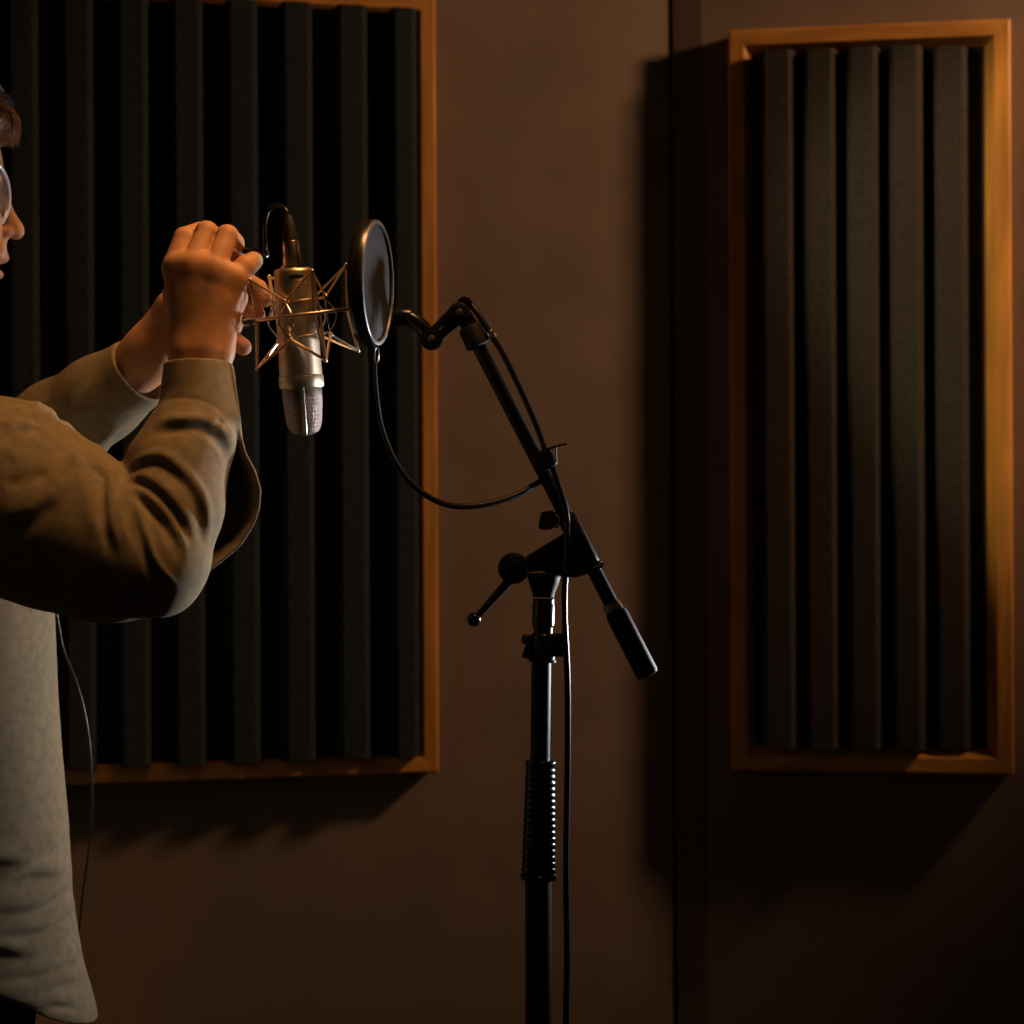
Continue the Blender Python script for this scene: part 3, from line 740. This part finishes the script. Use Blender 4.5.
# fingers: knuckle -> middle joint -> end joint -> tip
FG = [
    [(175.5, 265, q0 - 4), (185, 238.5, 4), (200, 232, 22), (216, 246, 44)],
    [(193.5, 262, q0 - 12), (206.5, 232.8, 0), (216, 239, 29), (229, 250, 42)],
    [(214.5, 266, q0 - 13), (227, 236, -2), (234, 243, 22), (236, 259, 30)],
]
RD = [(12.4, 11.6, 10.2, 9), (12.2, 11.9, 10.6, 9.4), (12.0, 11.4, 10.4, 9.2)]
fingers = Field()
for pts_, rd in zip(FG, RD):
    fb.chain([H(*p) for p in pts_], [px_(r) for r in rd], k=kf)
fb.chain([H(236, 278, q0 - 6), H(245, 267, -4), H(253.5, 261, 4)], [px_(12.4), px_(11.3), px_(9.6)], k=kf)
fb.cap(H(178, 300, 20), H(196, 268, 44), px_(12.5), px_(10.5), k=.010); fb.cap(H(196, 268, 44), H(216, 262, 50), px_(10.5), px_(9), k=.004)   # thumb, behind
# tendons and dips between the knuckles, finger clefts
fb.chain([H(177, 270, -7), H(193, 268, -13), H(214, 272, -14), H(233, 281, -8)], [px_(11.6), px_(11.4), px_(11.2), px_(10.8)], k=.010)
for pl in ([(187, 256, -16), (192, 242, -10), (198, 226, -4)], [(210, 258, -18), (212, 245, -12), (217, 229, -6)], [(230, 268, -16), (235, 258, -12), (239, 250, -8)]):
    fb.crease([H(*p) for p in pl], -px_(2.8), px_(2.6))
for (x0, y0, x1, y1) in ((197, 284, 200, 316), (214, 286, 208, 318), (229, 294, 215, 324)):
    fb.crease([H(x0, y0, -24), H((x0 + x1) / 2, (y0 + y1) / 2, -22), H(x1, y1, -21)], px_(.9), px_(4.5))
for x, y, q in ((205, 342, -24), (196, 338, -23)):
    fb.crease([H(x - 14, y + 6, q + 3), H(x, y + 8, q), H(x + 14, y + 6, q + 3)], -px_(.8), px_(3))
fb.crease([H(212, 290, -21), H(206, 306, -22), H(209, 318, -22), H(204, 332, -22)], px_(.9), px_(2.4))
# --- left arm (far side)
LSH = H(-60, 452, QT + 185); LEL = H(-40, 500, 250); LWR = H(152, 352, 88)
fb.chain([Hh(-85, 436, 110), LSH], [px_(40), px_(48)], k=.02)
fb.chain([LSH, LEL], [px_(52), px_(40)], k=.03)
fb.chain([LEL, H(80, 405, 150), H(136, 368, 100), LWR], [px_(34), px_(28), px_(24), px_(26)], k=.02)
fb.chain([LWR, H(172, 322, 76)], [px_(27), px_(26)], k=.02)
LM = [(214, 284, 62), (220, 300, 58), (219, 317, 56), (212, 331, 54)]
for p in LM: fb.cap(H(166, 330, 78), H(*p), px_(17), px_(12), k=.012)
fb.chain([H(*LM[0]), H(243, 280, 40), H(258, 289, 30), H(265, 299, 27)], [px_(12), px_(10.5), px_(9.6), px_(8.4)], k=kf)     # index, reaching behind the mount
fb.chain([H(*LM[1]), H(240, 304, 40), H(253, 311, 32), H(257, 314, 32)], [px_(12), px_(11), px_(9.6), px_(8.5)], k=kf)
fb.chain([H(*LM[2]), H(228, 322, 46), H(234, 326, 40)], [px_(11.5), px_(10.5), px_(9)], k=kf)
fb.chain([H(*LM[3]), H(231, 339, 40), H(243, 347, 26)], [px_(11), px_(10.2), px_(8.8)], k=kf)
fb.chain([H(172, 305, 64), H(200, 282, 58), H(222, 268, 48)], [px_(16), px_(12), px_(10)], k=.01)
SKIN = (.62, .315, .155)
V, Fq = fb.mesh(.0021, (-.95, 1.95, -.01), (-.20, 2.95, 1.80))
base_p = np.array([Hh(-70, 1000)[0], Hh(-70, 1000)[1], 0])
person = fast_mesh('person', V, Fq, M['skin'], None, base_p)
tag(person, 'person in a tan shirt with round glasses reaching both hands to the microphone', 'person')
# skin tint per vertex
tint = np.tile(np.array([*SKIN, 1.0]), (len(V), 1))
def spot(c_, r, col, w=1.0):
    d = np.linalg.norm(V - c_, axis=1); f = np.clip(1 - d / r, 0, 1) ** .7 * w
    tint[:, :3] = tint[:, :3] * (1 - f[:, None]) + np.array(col) * f[:, None]
for p in (LM[3],): pass
spot(H(243, 347, 26), px_(16), (.42, .16, .11), .8)
spot(H(235, 255, 20), px_(14), (.40, .10, .05), .7)  # red light on the fingers behind, put into the skin tint
for y, x in ((257, 6), (274, 0)): spot(Hh(x, y), px_(12), (.36, .14, .10), .7)
# nail of the raised little finger, and of the far fingertip
d = np.linalg.norm(V - H(261, 259.5, 1), axis=1); nail = d < px_(5.2); tint[nail] = (.62, .60, .50, 1)
d = np.linalg.norm(V - H(244, 345, 17), axis=1); nail = d < px_(5); tint[nail] = (.50, .24, .18, 1)
ca = person.data.color_attributes.new('tint', 'FLOAT_COLOR', 'POINT'); ca.data.foreach_set('color', tint.astype(np.float32).ravel())

# --- shirt
fs = Field()
rows = [(346, -96, 54, 64), (372, -92, 56, 112), (405, -82, 84, 172), (460, -68, 108, 182), (540, -58, 112, 160), (605, -58, 108, 142), (700, -55, 109, 138), (760, -52, 110.5, 138), (830, -50, 115, 139), (900, -50, 118.5, 142), (960, -49, 127, 146), (1005, -46, 137, 150), (1060, -40, 142, 152)]
fs.tower([lv(y, c - (84 if y > 500 else 0), a_ + (87 if y > 500 else 0), b_ - (8 if y > 500 else 0)) for y, c, a_, b_ in rows], k=.02)
fs.half(Hh(-222, 600), RV, .09, 's')
# right sleeve
fs.chain([H(-80, 478, 0), H(0, 496, -34), H(58, 525, -48), H(112, 549, -58), H(156, 563, -62)], [px_(96), px_(93), px_(81), px_(70), px_(51)], k=.02)
fs.ell(H(167, 582, -60), (px_(19), px_(30), px_(26)), k=.02)
fs.chain([H(164, 550, -60), H(171, 505, -46), H(176, 470, -36), H(190, 440, -26), H(199, 418, -16), H(199, 384, -12)], [px_(46), px_(51), px_(49), px_(44), px_(39), px_(35.5)], k=.009)
fs.cap(H(199, 400, -14), H(198.3, 360, -10), px_(37.5), px_(34), k=.004)         # cuff
# the slack of the sleeve hanging on the far side of the forearm
rim = np.array([(225, 400), (238, 420), (246, 452), (256, 471), (261.5, 490), (260, 508), (255, 524), (241, 546), (222, 562), (198, 581), (180, 560), (185, 470)], float)
def flap_fn(p):
    Y = np.maximum(p @ FV, .3); rel = p - CAM
    x = 512 + (rel @ RV) / Y * F; y = 512 - (rel @ UV) / Y * F; q = (Y - Y0) / S
    d = np.full(len(p), 1e9); sgn = np.ones(len(p)); n = len(rim)
    for i in range(n):
        a, b_ = rim[i], rim[i - 1]; e = b_ - a; wx, wy = x - a[0], y - a[1]
        t = np.clip((wx * e[0] + wy * e[1]) / (e @ e), 0, 1); d = np.minimum(d, (wx - e[0] * t) ** 2 + (wy - e[1] * t) ** 2)
        c1 = y >= a[1]; c2 = y < b_[1]; c3 = e[0] * wy > e[1] * wx
        sgn = np.where((c1 & c2 & c3) | (~c1 & ~c2 & ~c3), -sgn, sgn)
    sd = np.sqrt(d) * sgn; u = np.clip(-sd / 22, 0, 1); u = u * u * (3 - 2 * u)
    th = 4.2 - 1.2 * u; qq = np.abs(q - (-22 + 44 * u)) - th
    return (np.where((sd > -3) & (qq > -3), np.hypot(np.maximum(sd + 3, 0), np.maximum(qq + 3, 0)) - 3, np.maximum(sd, qq))) * S * .75
fs.custom(flap_fn, H(225, 490, 0), px_(130), .008)
# left sleeve
fs.chain([H(-70, 478, QT + 175), H(-45, 520, 260)], [px_(92), px_(72)], k=.02)
fs.chain([H(-45, 520, 260), H(10, 470, 205), H(60, 428, 160), H(100, 399, 126), H(140, 372, 100)], [px_(66), px_(58), px_(50), px_(43), px_(38)], k=.02)
fs.cap(H(112, 391, 120), H(148, 366, 95), px_(39), px_(37), k=.004)
# cuff openings
fs.cap(H(198.5, 340, -8), H(199, 392, -13), px_(30), px_(29), k=.0025, op='s')
fs.half(H(199, 362.5, -10), H(198, 340, -8) - H(199, 400, -14), k=.002, op='s') if False else None
# flat cut of the cuff mouths
def cut_mouth(at, d, R):
    at = np.asarray(at, float); d = nrm(d)
    def fn(p):
        r = np.linalg.norm(p - at, axis=1)
        return np.maximum(-((p - at) @ d), r - R)
    fs.custom(fn, at, R, .002, 's')
cut_mouth(H(199, 364, -10), H(199.5, 330, -6) - H(199, 400, -14) , .075)
fs.cap(H(170, 350, 74), H(128, 382, 106), px_(32.5), px_(32), k=.0025, op='s')
cut_mouth(H(142, 374, 97), H(160, 350, 84) - H(118, 386, 112), .075)
# hem: a curved, slanted cut below
hz = lambda px_pt: H(*px_pt)
p0 = fs.trace(0, 994); p1 = Hh(92, 1018, 0)
def hem_fn(p):
    x = (p[:, 0] - p0[0]) / (p1[0] - p0[0]); z = p0[2] + (p1[2] - p0[2]) * np.clip(x, -.7, 1.2) - np.clip(x, 0, 1) * (1 - np.clip(x, 0, 1)) * .018
    return p[:, 2] - z
# ---- folds, drawn over the cloth as ridges and grooves
c32 = lambda pts_: [(x / 3.2, 320 + y / 3.2) for x, y in pts_]
c236 = lambda pts_: [(x / 2.36, 590 + y / 2.36) for x, y in pts_]
def fold(pts_, r, sink, k, op='u', taper=True):
    sp = spline([np.array([x, y, 0.0]) for x, y in pts_], 4); w = []
    for p in sp:
        t = base_trace(p[0], p[1])
        if t is not None: w.append(t)
    if len(w) > 1: todo.append((w, px_(sink) * gain * (1 if op == 'u' else -1), px_(r) * wide))
todo = []; gain = .74; wide = .88
bf = Field(); bf.pr = list(fs.pr)
base_trace = lambda x, y: bf.trace(x, y)
R_ = lambda pts_, r=9, sink=4.0, k=.008, conv=c32: fold(conv(pts_), r, sink, k, 'u')
G_ = lambda pts_, r=7, sink=3.2, k=.008, conv=c32: fold(conv(pts_), r, sink, k, 's')
# forearm folds sweeping out of the crook
idn = lambda p: p
gain = 1.0; wide = 1.0
def rg(pts_, am, w, gam=0, gw=5, off=(0, 0)):
    fold(pts_, w, am, 0, 'u')
    if gam: fold([(x + off[0], y + off[1]) for x, y in pts_], gw, gam, 0, 's')
rg([(125, 478), (133, 466), (146, 457), (163, 455), (181, 467), (198, 486), (207, 508), (209, 536)], 3.2, 5.5, 3.2, 5.0, (-7, 8))
rg([(128, 478), (144, 476), (163, 487), (181, 508), (194, 536)], 2.8, 5.0, 3.0, 4.5, (-6, 7))
rg([(131, 484), (148, 495), (168, 515), (181, 536), (186, 552)], 3.0, 5.0, 3.6, 5.0, (-7, 7))
rg([(134, 492), (138, 508), (146, 534), (157, 563), (175, 585)], 2.8, 3.6, 2.2, 5.0, (-6, 5))
rg([(118, 490), (120, 515), (128, 545)], 3.0, 5.0, 2.6, 4.5, (6, 0))
# overhanging fold under the cuff, with its deep shadow
rg([(153, 427), (166, 420), (186, 418), (208, 420), (226, 432), (236, 446)], 3.4, 5.5)
fold([(150, 440), (164, 431), (184, 428), (206, 430), (222, 444), (230, 462)], 5.5, 5.0, 0, 's')
rg([(208, 428), (213, 419), (220, 412)], 2.2, 3.0); fold([(214, 430), (221, 420)], 2.6, 1.8, 0, 's'); rg([(220, 414), (226, 424), (234, 438)], 1.6, 3.0)
# upper arm
rg([(90, 450), (68, 478), (38, 502), (3, 518)], 3.2, 10); fold([(3, 484), (24, 481), (48, 472)], 7, 3.0, 0, 's'); fold([(2, 540), (30, 524), (58, 500)], 9, 2.5, 0, 's')
fold([(3, 447), (17, 434), (33, 429), (45, 432)], 4.5, 3.2, 0, 's'); rg([(4, 428), (20, 423), (36, 424)], 2.6, 6); rg([(8, 462), (26, 445), (46, 441)], 2.2, 7)
rg([(72, 468), (82, 456), (92, 458), (99, 470)], 4.5, 7); rg([(97, 472), (104, 466), (111, 474), (111, 496), (113, 522), (120, 550)], 4.0, 5.0, 3.0, 5, (-8, 6))
rg([(84, 466), (88, 500), (100, 540)], 2.2, 8)
gain = .8; wide = .9
# cuff seam
G_([(512, 262), (560, 250), (630, 252), (690, 276), (730, 316)], 2.2, 1.2, .003)
# far sleeve
R_([(150, 330), (165, 270), (200, 215)], 9, 4.5); R_([(215, 330), (235, 260), (270, 195)], 8, 4); G_([(190, 330), (205, 270), (235, 210)], 7, 3.5)
R_([(110, 320), (120, 270), (140, 240)], 7, 4); R_([(300, 430), (350, 370), (420, 320)], 8, 4)
# shirt front
T_ = c236; gain = 1.5; wide = 1.25
for i, pl in enumerate([[(0, 630), (60, 628), (120, 600), (165, 560)], [(0, 690), (70, 660), (130, 660), (172, 640)], [(0, 745), (80, 735), (140, 700), (178, 655)], [(10, 800), (90, 790), (150, 760), (182, 730)],
                        [(0, 840), (70, 850), (140, 815), (186, 770)], [(20, 905), (100, 890), (160, 870), (192, 850)], [(0, 945), (80, 940), (150, 915), (196, 895)], [(10, 965), (100, 970), (180, 960)]]):
    pl = [(-110, 2.6 * pl[0][1] - 1.6 * pl[1][1]), (-50, 1.8 * pl[0][1] - .8 * pl[1][1])] + pl
    R_(pl, 8 + (i % 3), 4.6, .008, T_)
    G_([(x, y + 18) for x, y in pl], 6, 2.2 + .5 * (i % 2), .008, T_)
# hem band
gain = 1.0; wide = 1.0
fold([(-8, 993), (0, 994), (28, 1004), (58, 1014), (88, 1018)], 5, 2.0, 0)
fold([(-6, 985), (0, 986), (28, 996), (58, 1006), (84, 1011)], 2.0, 1.6, 0, 's')
for w_, am, r in todo: fs.crease(w_, am, r)
fs.custom(hem_fn, p0, 1e3, .002, 's')
# keep the cuffs open after the folds
fs.cap(H(198.5, 340, -8), H(199, 392, -13), px_(30), px_(29), k=.0025, op='s')
lo_z = Hh(0, 1060)[2]
V2, F2 = fs.mesh(.0022, (-.95, 1.85, lo_z - .02), (-.24, 2.95, 1.50))
shirt = fast_mesh('shirt', V2, F2, M['shirt'], person)
# --- trousers and shoes
ft = Field()
ft.tower([lv(950, -74, 104, 118), lv(1000, -72, 108, 122), lv(1060, -76, 104, 122)], k=.03)
for sg in (-1, 1):
    ft.chain([Hh(-72, 1030, sg * 56), Hh(-66, 1330, sg * 72), Hh(-76, 1640, sg * 82)], [px_(66), px_(62), px_(56)], k=.03)
V3, F3 = ft.mesh(.006, (-.95, 1.85, -.05), (-.30, 2.95, .86))
V3[:, 2] = np.maximum(V3[:, 2], .03)
fast_mesh('trousers', V3, F3, M['trousers'], person)
for sg in (-1, 1):
    fz = Field(); a = ANK[sg]
    fz.cap((a[0] - .045, a[1], .045), (a[0] + .16, a[1] + sg * .015, .035), .05, .042, k=.02); fz.cap((a[0], a[1], .05), (a[0], a[1], .11), .05, .048, k=.02)
    fz.half((a[0], a[1], .002), (0, 0, 1), .003, 's') if False else None
    Vs, Fs = fz.mesh(.005, (a[0] - .15, a[1] - .12, -.03), (a[0] + .27, a[1] + .12, .2)); Vs[:, 2] = np.maximum(Vs[:, 2], .001)
    fast_mesh('shoe', Vs, Fs, M['shoe'], person)
# --- hair: fringe and sides, with loose strands
fh = Field()
fh.ell(Hh(-84, 168), (px_(86), px_(76), px_(80)), k=.01)
fh.ell(Hh(-30, 118), (px_(44), px_(58), px_(22)), k=.02)
fh.ell(Hh(-8, 124), (px_(26), px_(46), px_(20)), k=.015)
fh.ell(Hh(-125, 230), (px_(46), px_(58), px_(50)), k=.02)
fh.custom(lambda p: np.maximum(p[:, 0] * 0 + (Hh(0, 150)[2] - p[:, 2]) * -1 * 1.0 * -1 - 0, (Hh(-58, 0)[0] - p[:, 0])) * -1 if False else np.maximum(p[:, 2] - Hh(0, 146)[2], Hh(-62, 0)[0] - p[:, 0]), Hh(0, 200), 1e3, .004, 's') if False else None
def face_clear(p):      # region in front of the hairline, below the fringe
    return np.maximum(p[:, 2] - Hh(0, 147)[2], Hh(-60, 200)[0] - p[:, 0])
fh.custom(face_clear, Hh(0, 200), 1e3, .006, 's')
def strand_noise(p):
    u = p[:, 0] / .0035 + np.sin(p[:, 2] / .012) * .8; w = p[:, 1] / .0035 + np.sin(p[:, 2] / .015 + 1) * .8
    return .0011 * np.sin(u) * np.cos(w) + .0012 * np.sin(p[:, 1] / .009 + p[:, 0] / .007)
fh.post = strand_noise
V4, F4 = fh.mesh(.003, (-.95, 2.2, 1.35), (-.45, 2.65, 1.80))
hair = fast_mesh('hair', V4, F4, M['hair'], person)
g = MB()
for i in range(90):
    q = rng.uniform(-44, 40); t = rng.uniform(0, 1); x0 = rng.uniform(-6, 6)
    p = [Hh(x0 - 4, 100 + rng.uniform(-2, 8), q), Hh(x0 + 9 + 3 * t, 112 + 4 * t, q + rng.uniform(-3, 3)), Hh(x0 + 12 + 3.5 * t, 126 + 4 * t, q + rng.uniform(-4, 4)), Hh(x0 + 9 + 4 * t, 140 + 9 * t, q + rng.uniform(-6, 6))]
    sp = spline(p, 4); g.tube(sp, [px_(.9) * (1 - .8 * j / (len(sp) - 1)) for j in range(len(sp))], 5)
g.build('fringe', M['hair'], hair, sharp=180)
# --- cap
fc = Field()
fc.ell(Hh(-84, 165), (px_(115), px_(92), px_(143)), k=.01)
nc = nrm(UV * .98 - RV * .10)
fc.custom(lambda p: (p - Hh(10, 97)) @ nc, Hh(10, 97), 1e3, .004, 's')
V5, F5 = fc.mesh(.0035, (-.95, 2.2, 1.5), (-.45, 2.65, 1.92))
cap_ = fast_mesh('cap', V5, F5, M['cap'], person)
bandp = []
for i in range(96):
    a = 2 * math.pi * i / 96; best = None
    lo_, hi_ = 0, .16
    dirp = nrm(np.cross(nc, [0, 1, 0])) * math.cos(a) + np.array([0, 1, 0]) * math.sin(a)
    org_ = Hh(-84, 165); org_ = org_ + nc * (((Hh(10, 97) - org_) @ nc) - px_(6))
    e = Field(); e.ell(Hh(-84, 165), (px_(115), px_(92), px_(143)))
    for _ in range(18):
        mid_ = (lo_ + hi_) / 2
        if e.ev((org_ + dirp * mid_)[None])[0] < 0: lo_ = mid_
        else: hi_ = mid_
    bandp.append(org_ + dirp * lo_)
g = MB()
for o_ in (-5, 0, 5): g.tube([p + nc * px_(o_) - nrm(p - Hh(-84, 120)) * px_(3.5 if o_ > 0 else 2.5) for p in bandp], px_(5.5), 10, closed=True)
g.build('cap_band', M['capband'], cap_, sharp=180)
# --- glasses
gl_ = empty('glasses', Hh(-8, 193)); gl_.parent = person; gl_.location = Hh(-8, 193) - base_p
LAT = nrm(ray(-9, 193) * np.array([1, 1, 0])); FWD = nrm(np.cross(LAT, [0, 0, 1.0]))
def lens_ring(q, k=1.0, n=48, dx=0):
    hd = LAT * .85 + FWD * .53 if q < 0 else LAT * .98 + FWD * .12
    c_ = Hh(-9 if q < 0 else -3, 193, q) + FWD * px_(dx)
    return [c_ + UV * px_(34.5 * k) * math.sin(w) + hd * px_(34.5 * k) * math.cos(w) for w in np.linspace(0, 2 * math.pi, n + 1)[:-1]]
for q in (-36, 36):
    g = MB(); g.tube(lens_ring(q), px_(3.1), 10, closed=True); fr_ = g.build('lens_frame', M['glframe'], gl_, sharp=180)
    g = MB(); g.tube(lens_ring(q, 1.06, dx=1.4), px_(1.1), 8, closed=True); g.build('frame_edge', M['gloss'], fr_, sharp=180)
    lp = lens_ring(q, .98); cen_ = sum(lp) / len(lp); n_ = len(lp)
    vv = [p for p in lp] + [p + RV * px_(1.2) for p in lp]; ff = [tuple(range(n_))[::-1], tuple(range(n_, 2 * n_))] + [(i, (i + 1) % n_, n_ + (i + 1) % n_, n_ + i) for i in range(n_)]
    MB().add(vv, ff).build('lens', M['lens'], fr_)
    sg = -1 if q < 0 else 1
    g = MB(); g.tube(spline([Hh(-14, 185, sg * 66), Hh(-50, 186, sg * 76), Hh(-92, 190, sg * 78), Hh(-106, 205, sg * 74)], 6), px_(2.2), 8); g.build('temple', M['gloss'], gl_)
g = MB(); g.tube(spline([Hh(-2, 190, -6), Hh(4, 187, 0), Hh(-2, 190, 6)], 5), px_(2), 8); g.build('nose_bridge', M['glframe'], gl_)
# --- thin cable hanging in front of the shirt
hc = [(30, 520, 120), (48, 575, 138), (55, 605, 145), (63.5, 649, 150), (76, 681, 152), (84.7, 713, 154), (89.8, 747, 156), (92, 785, 158), (91.5, 819, 162), (87.7, 857, 170), (82.6, 895, 182), (79, 929, 200), (72, 960, 222), (58, 990, 238)]
pts = spline([H(x, y, q + 62) for x, y, q in hc], 8)
g = MB(); g.tube(pts, 1.35 * S, 10)
o = g.build('thin_cable', M['cord'], None, origin=pts[0], sharp=180)
tag(o, 'thin black cable hanging in front of the tan shirt', 'cable')

#@SPLIT light
# ------------------------------------------------------------------ light
def look(o, tgt):
    d = Vector(tgt) - o.location; o.rotation_euler = d.to_track_quat('-Z', 'Y').to_euler()
def lamp(name, kind, loc, tgt, power, col, size=.2, cone=60, blend=.5):
    l = bpy.data.lights.new(name, kind); l.energy = power; l.color = col
    if kind == 'AREA': l.size = size
    elif kind == 'SPOT': l.spot_size = math.radians(cone); l.spot_blend = blend; l.shadow_soft_size = size
    else: l.shadow_soft_size = size
    o = bpy.data.objects.new(name, l); COL.objects.link(o); o.location = loc; look(o, tgt); return o
WARM = (1.0, .60, .30); AMB = (1.0, .50, .18)
lamp('ceiling_spot', 'SPOT', (1.85, 2.58, 2.42), (.85, 3.15, 1.98), 90, (1, .56, .315), .12, 74, .75)
lamp('panel_spot', 'SPOT', (-.50, 2.3, 2.33), (1.10, 3.05, 1.50), 48, (1, .78, .46), .04, 32, .6)
lamp('overhead_warm', 'SPOT', (.14, 2.0, 2.58), (-.40, 2.2, 1.38), 68, (1, .49, .175), .22, 38, .8)
c_ = lamp('cool_side_light', 'AREA', (.88, 3.0, 1.14), (-.35, 2.2, 1.16), 2.7, (.94, .95, 1.0), .15)
c_.data.spread = math.radians(54)
lamp('added_mic_light', 'SPOT', (1.9, 2.36, 1.24), (-.195, 2.2, 1.395), 75, (1, .93, .86), .07, 5.2, .35)  # extra lamp, added only to brighten the right edge of the microphone
w = bpy.data.worlds.new('room_air'); bpy.context.scene.world = w; w.use_nodes = True
w.node_tree.nodes['Background'].inputs[0].default_value = (.9, .65, .45, 1); w.node_tree.nodes['Background'].inputs[1].default_value = .02

# ------------------------------------------------------------------ camera
cd = bpy.data.cameras.new('camera'); co = bpy.data.objects.new('camera', cd); COL.objects.link(co)
cd.sensor_width = 24; cd.sensor_height = 24; cd.sensor_fit = 'HORIZONTAL'; cd.lens = 24 * F / 1024
mw = Matrix.Identity(4)
for i in range(3):
    mw[i][0] = RV[i]; mw[i][1] = UV[i]; mw[i][2] = -FV[i]; mw[i][3] = CAM[i]
co.matrix_world = mw; cd.clip_start = .05
cd.dof.use_dof = True; cd.dof.focus_distance = 2.2; cd.dof.aperture_fstop = 2.8
sc = bpy.context.scene; sc.camera = co
sc.view_settings.view_transform = 'Standard'; sc.view_settings.look = 'None'; sc.view_settings.exposure = 0
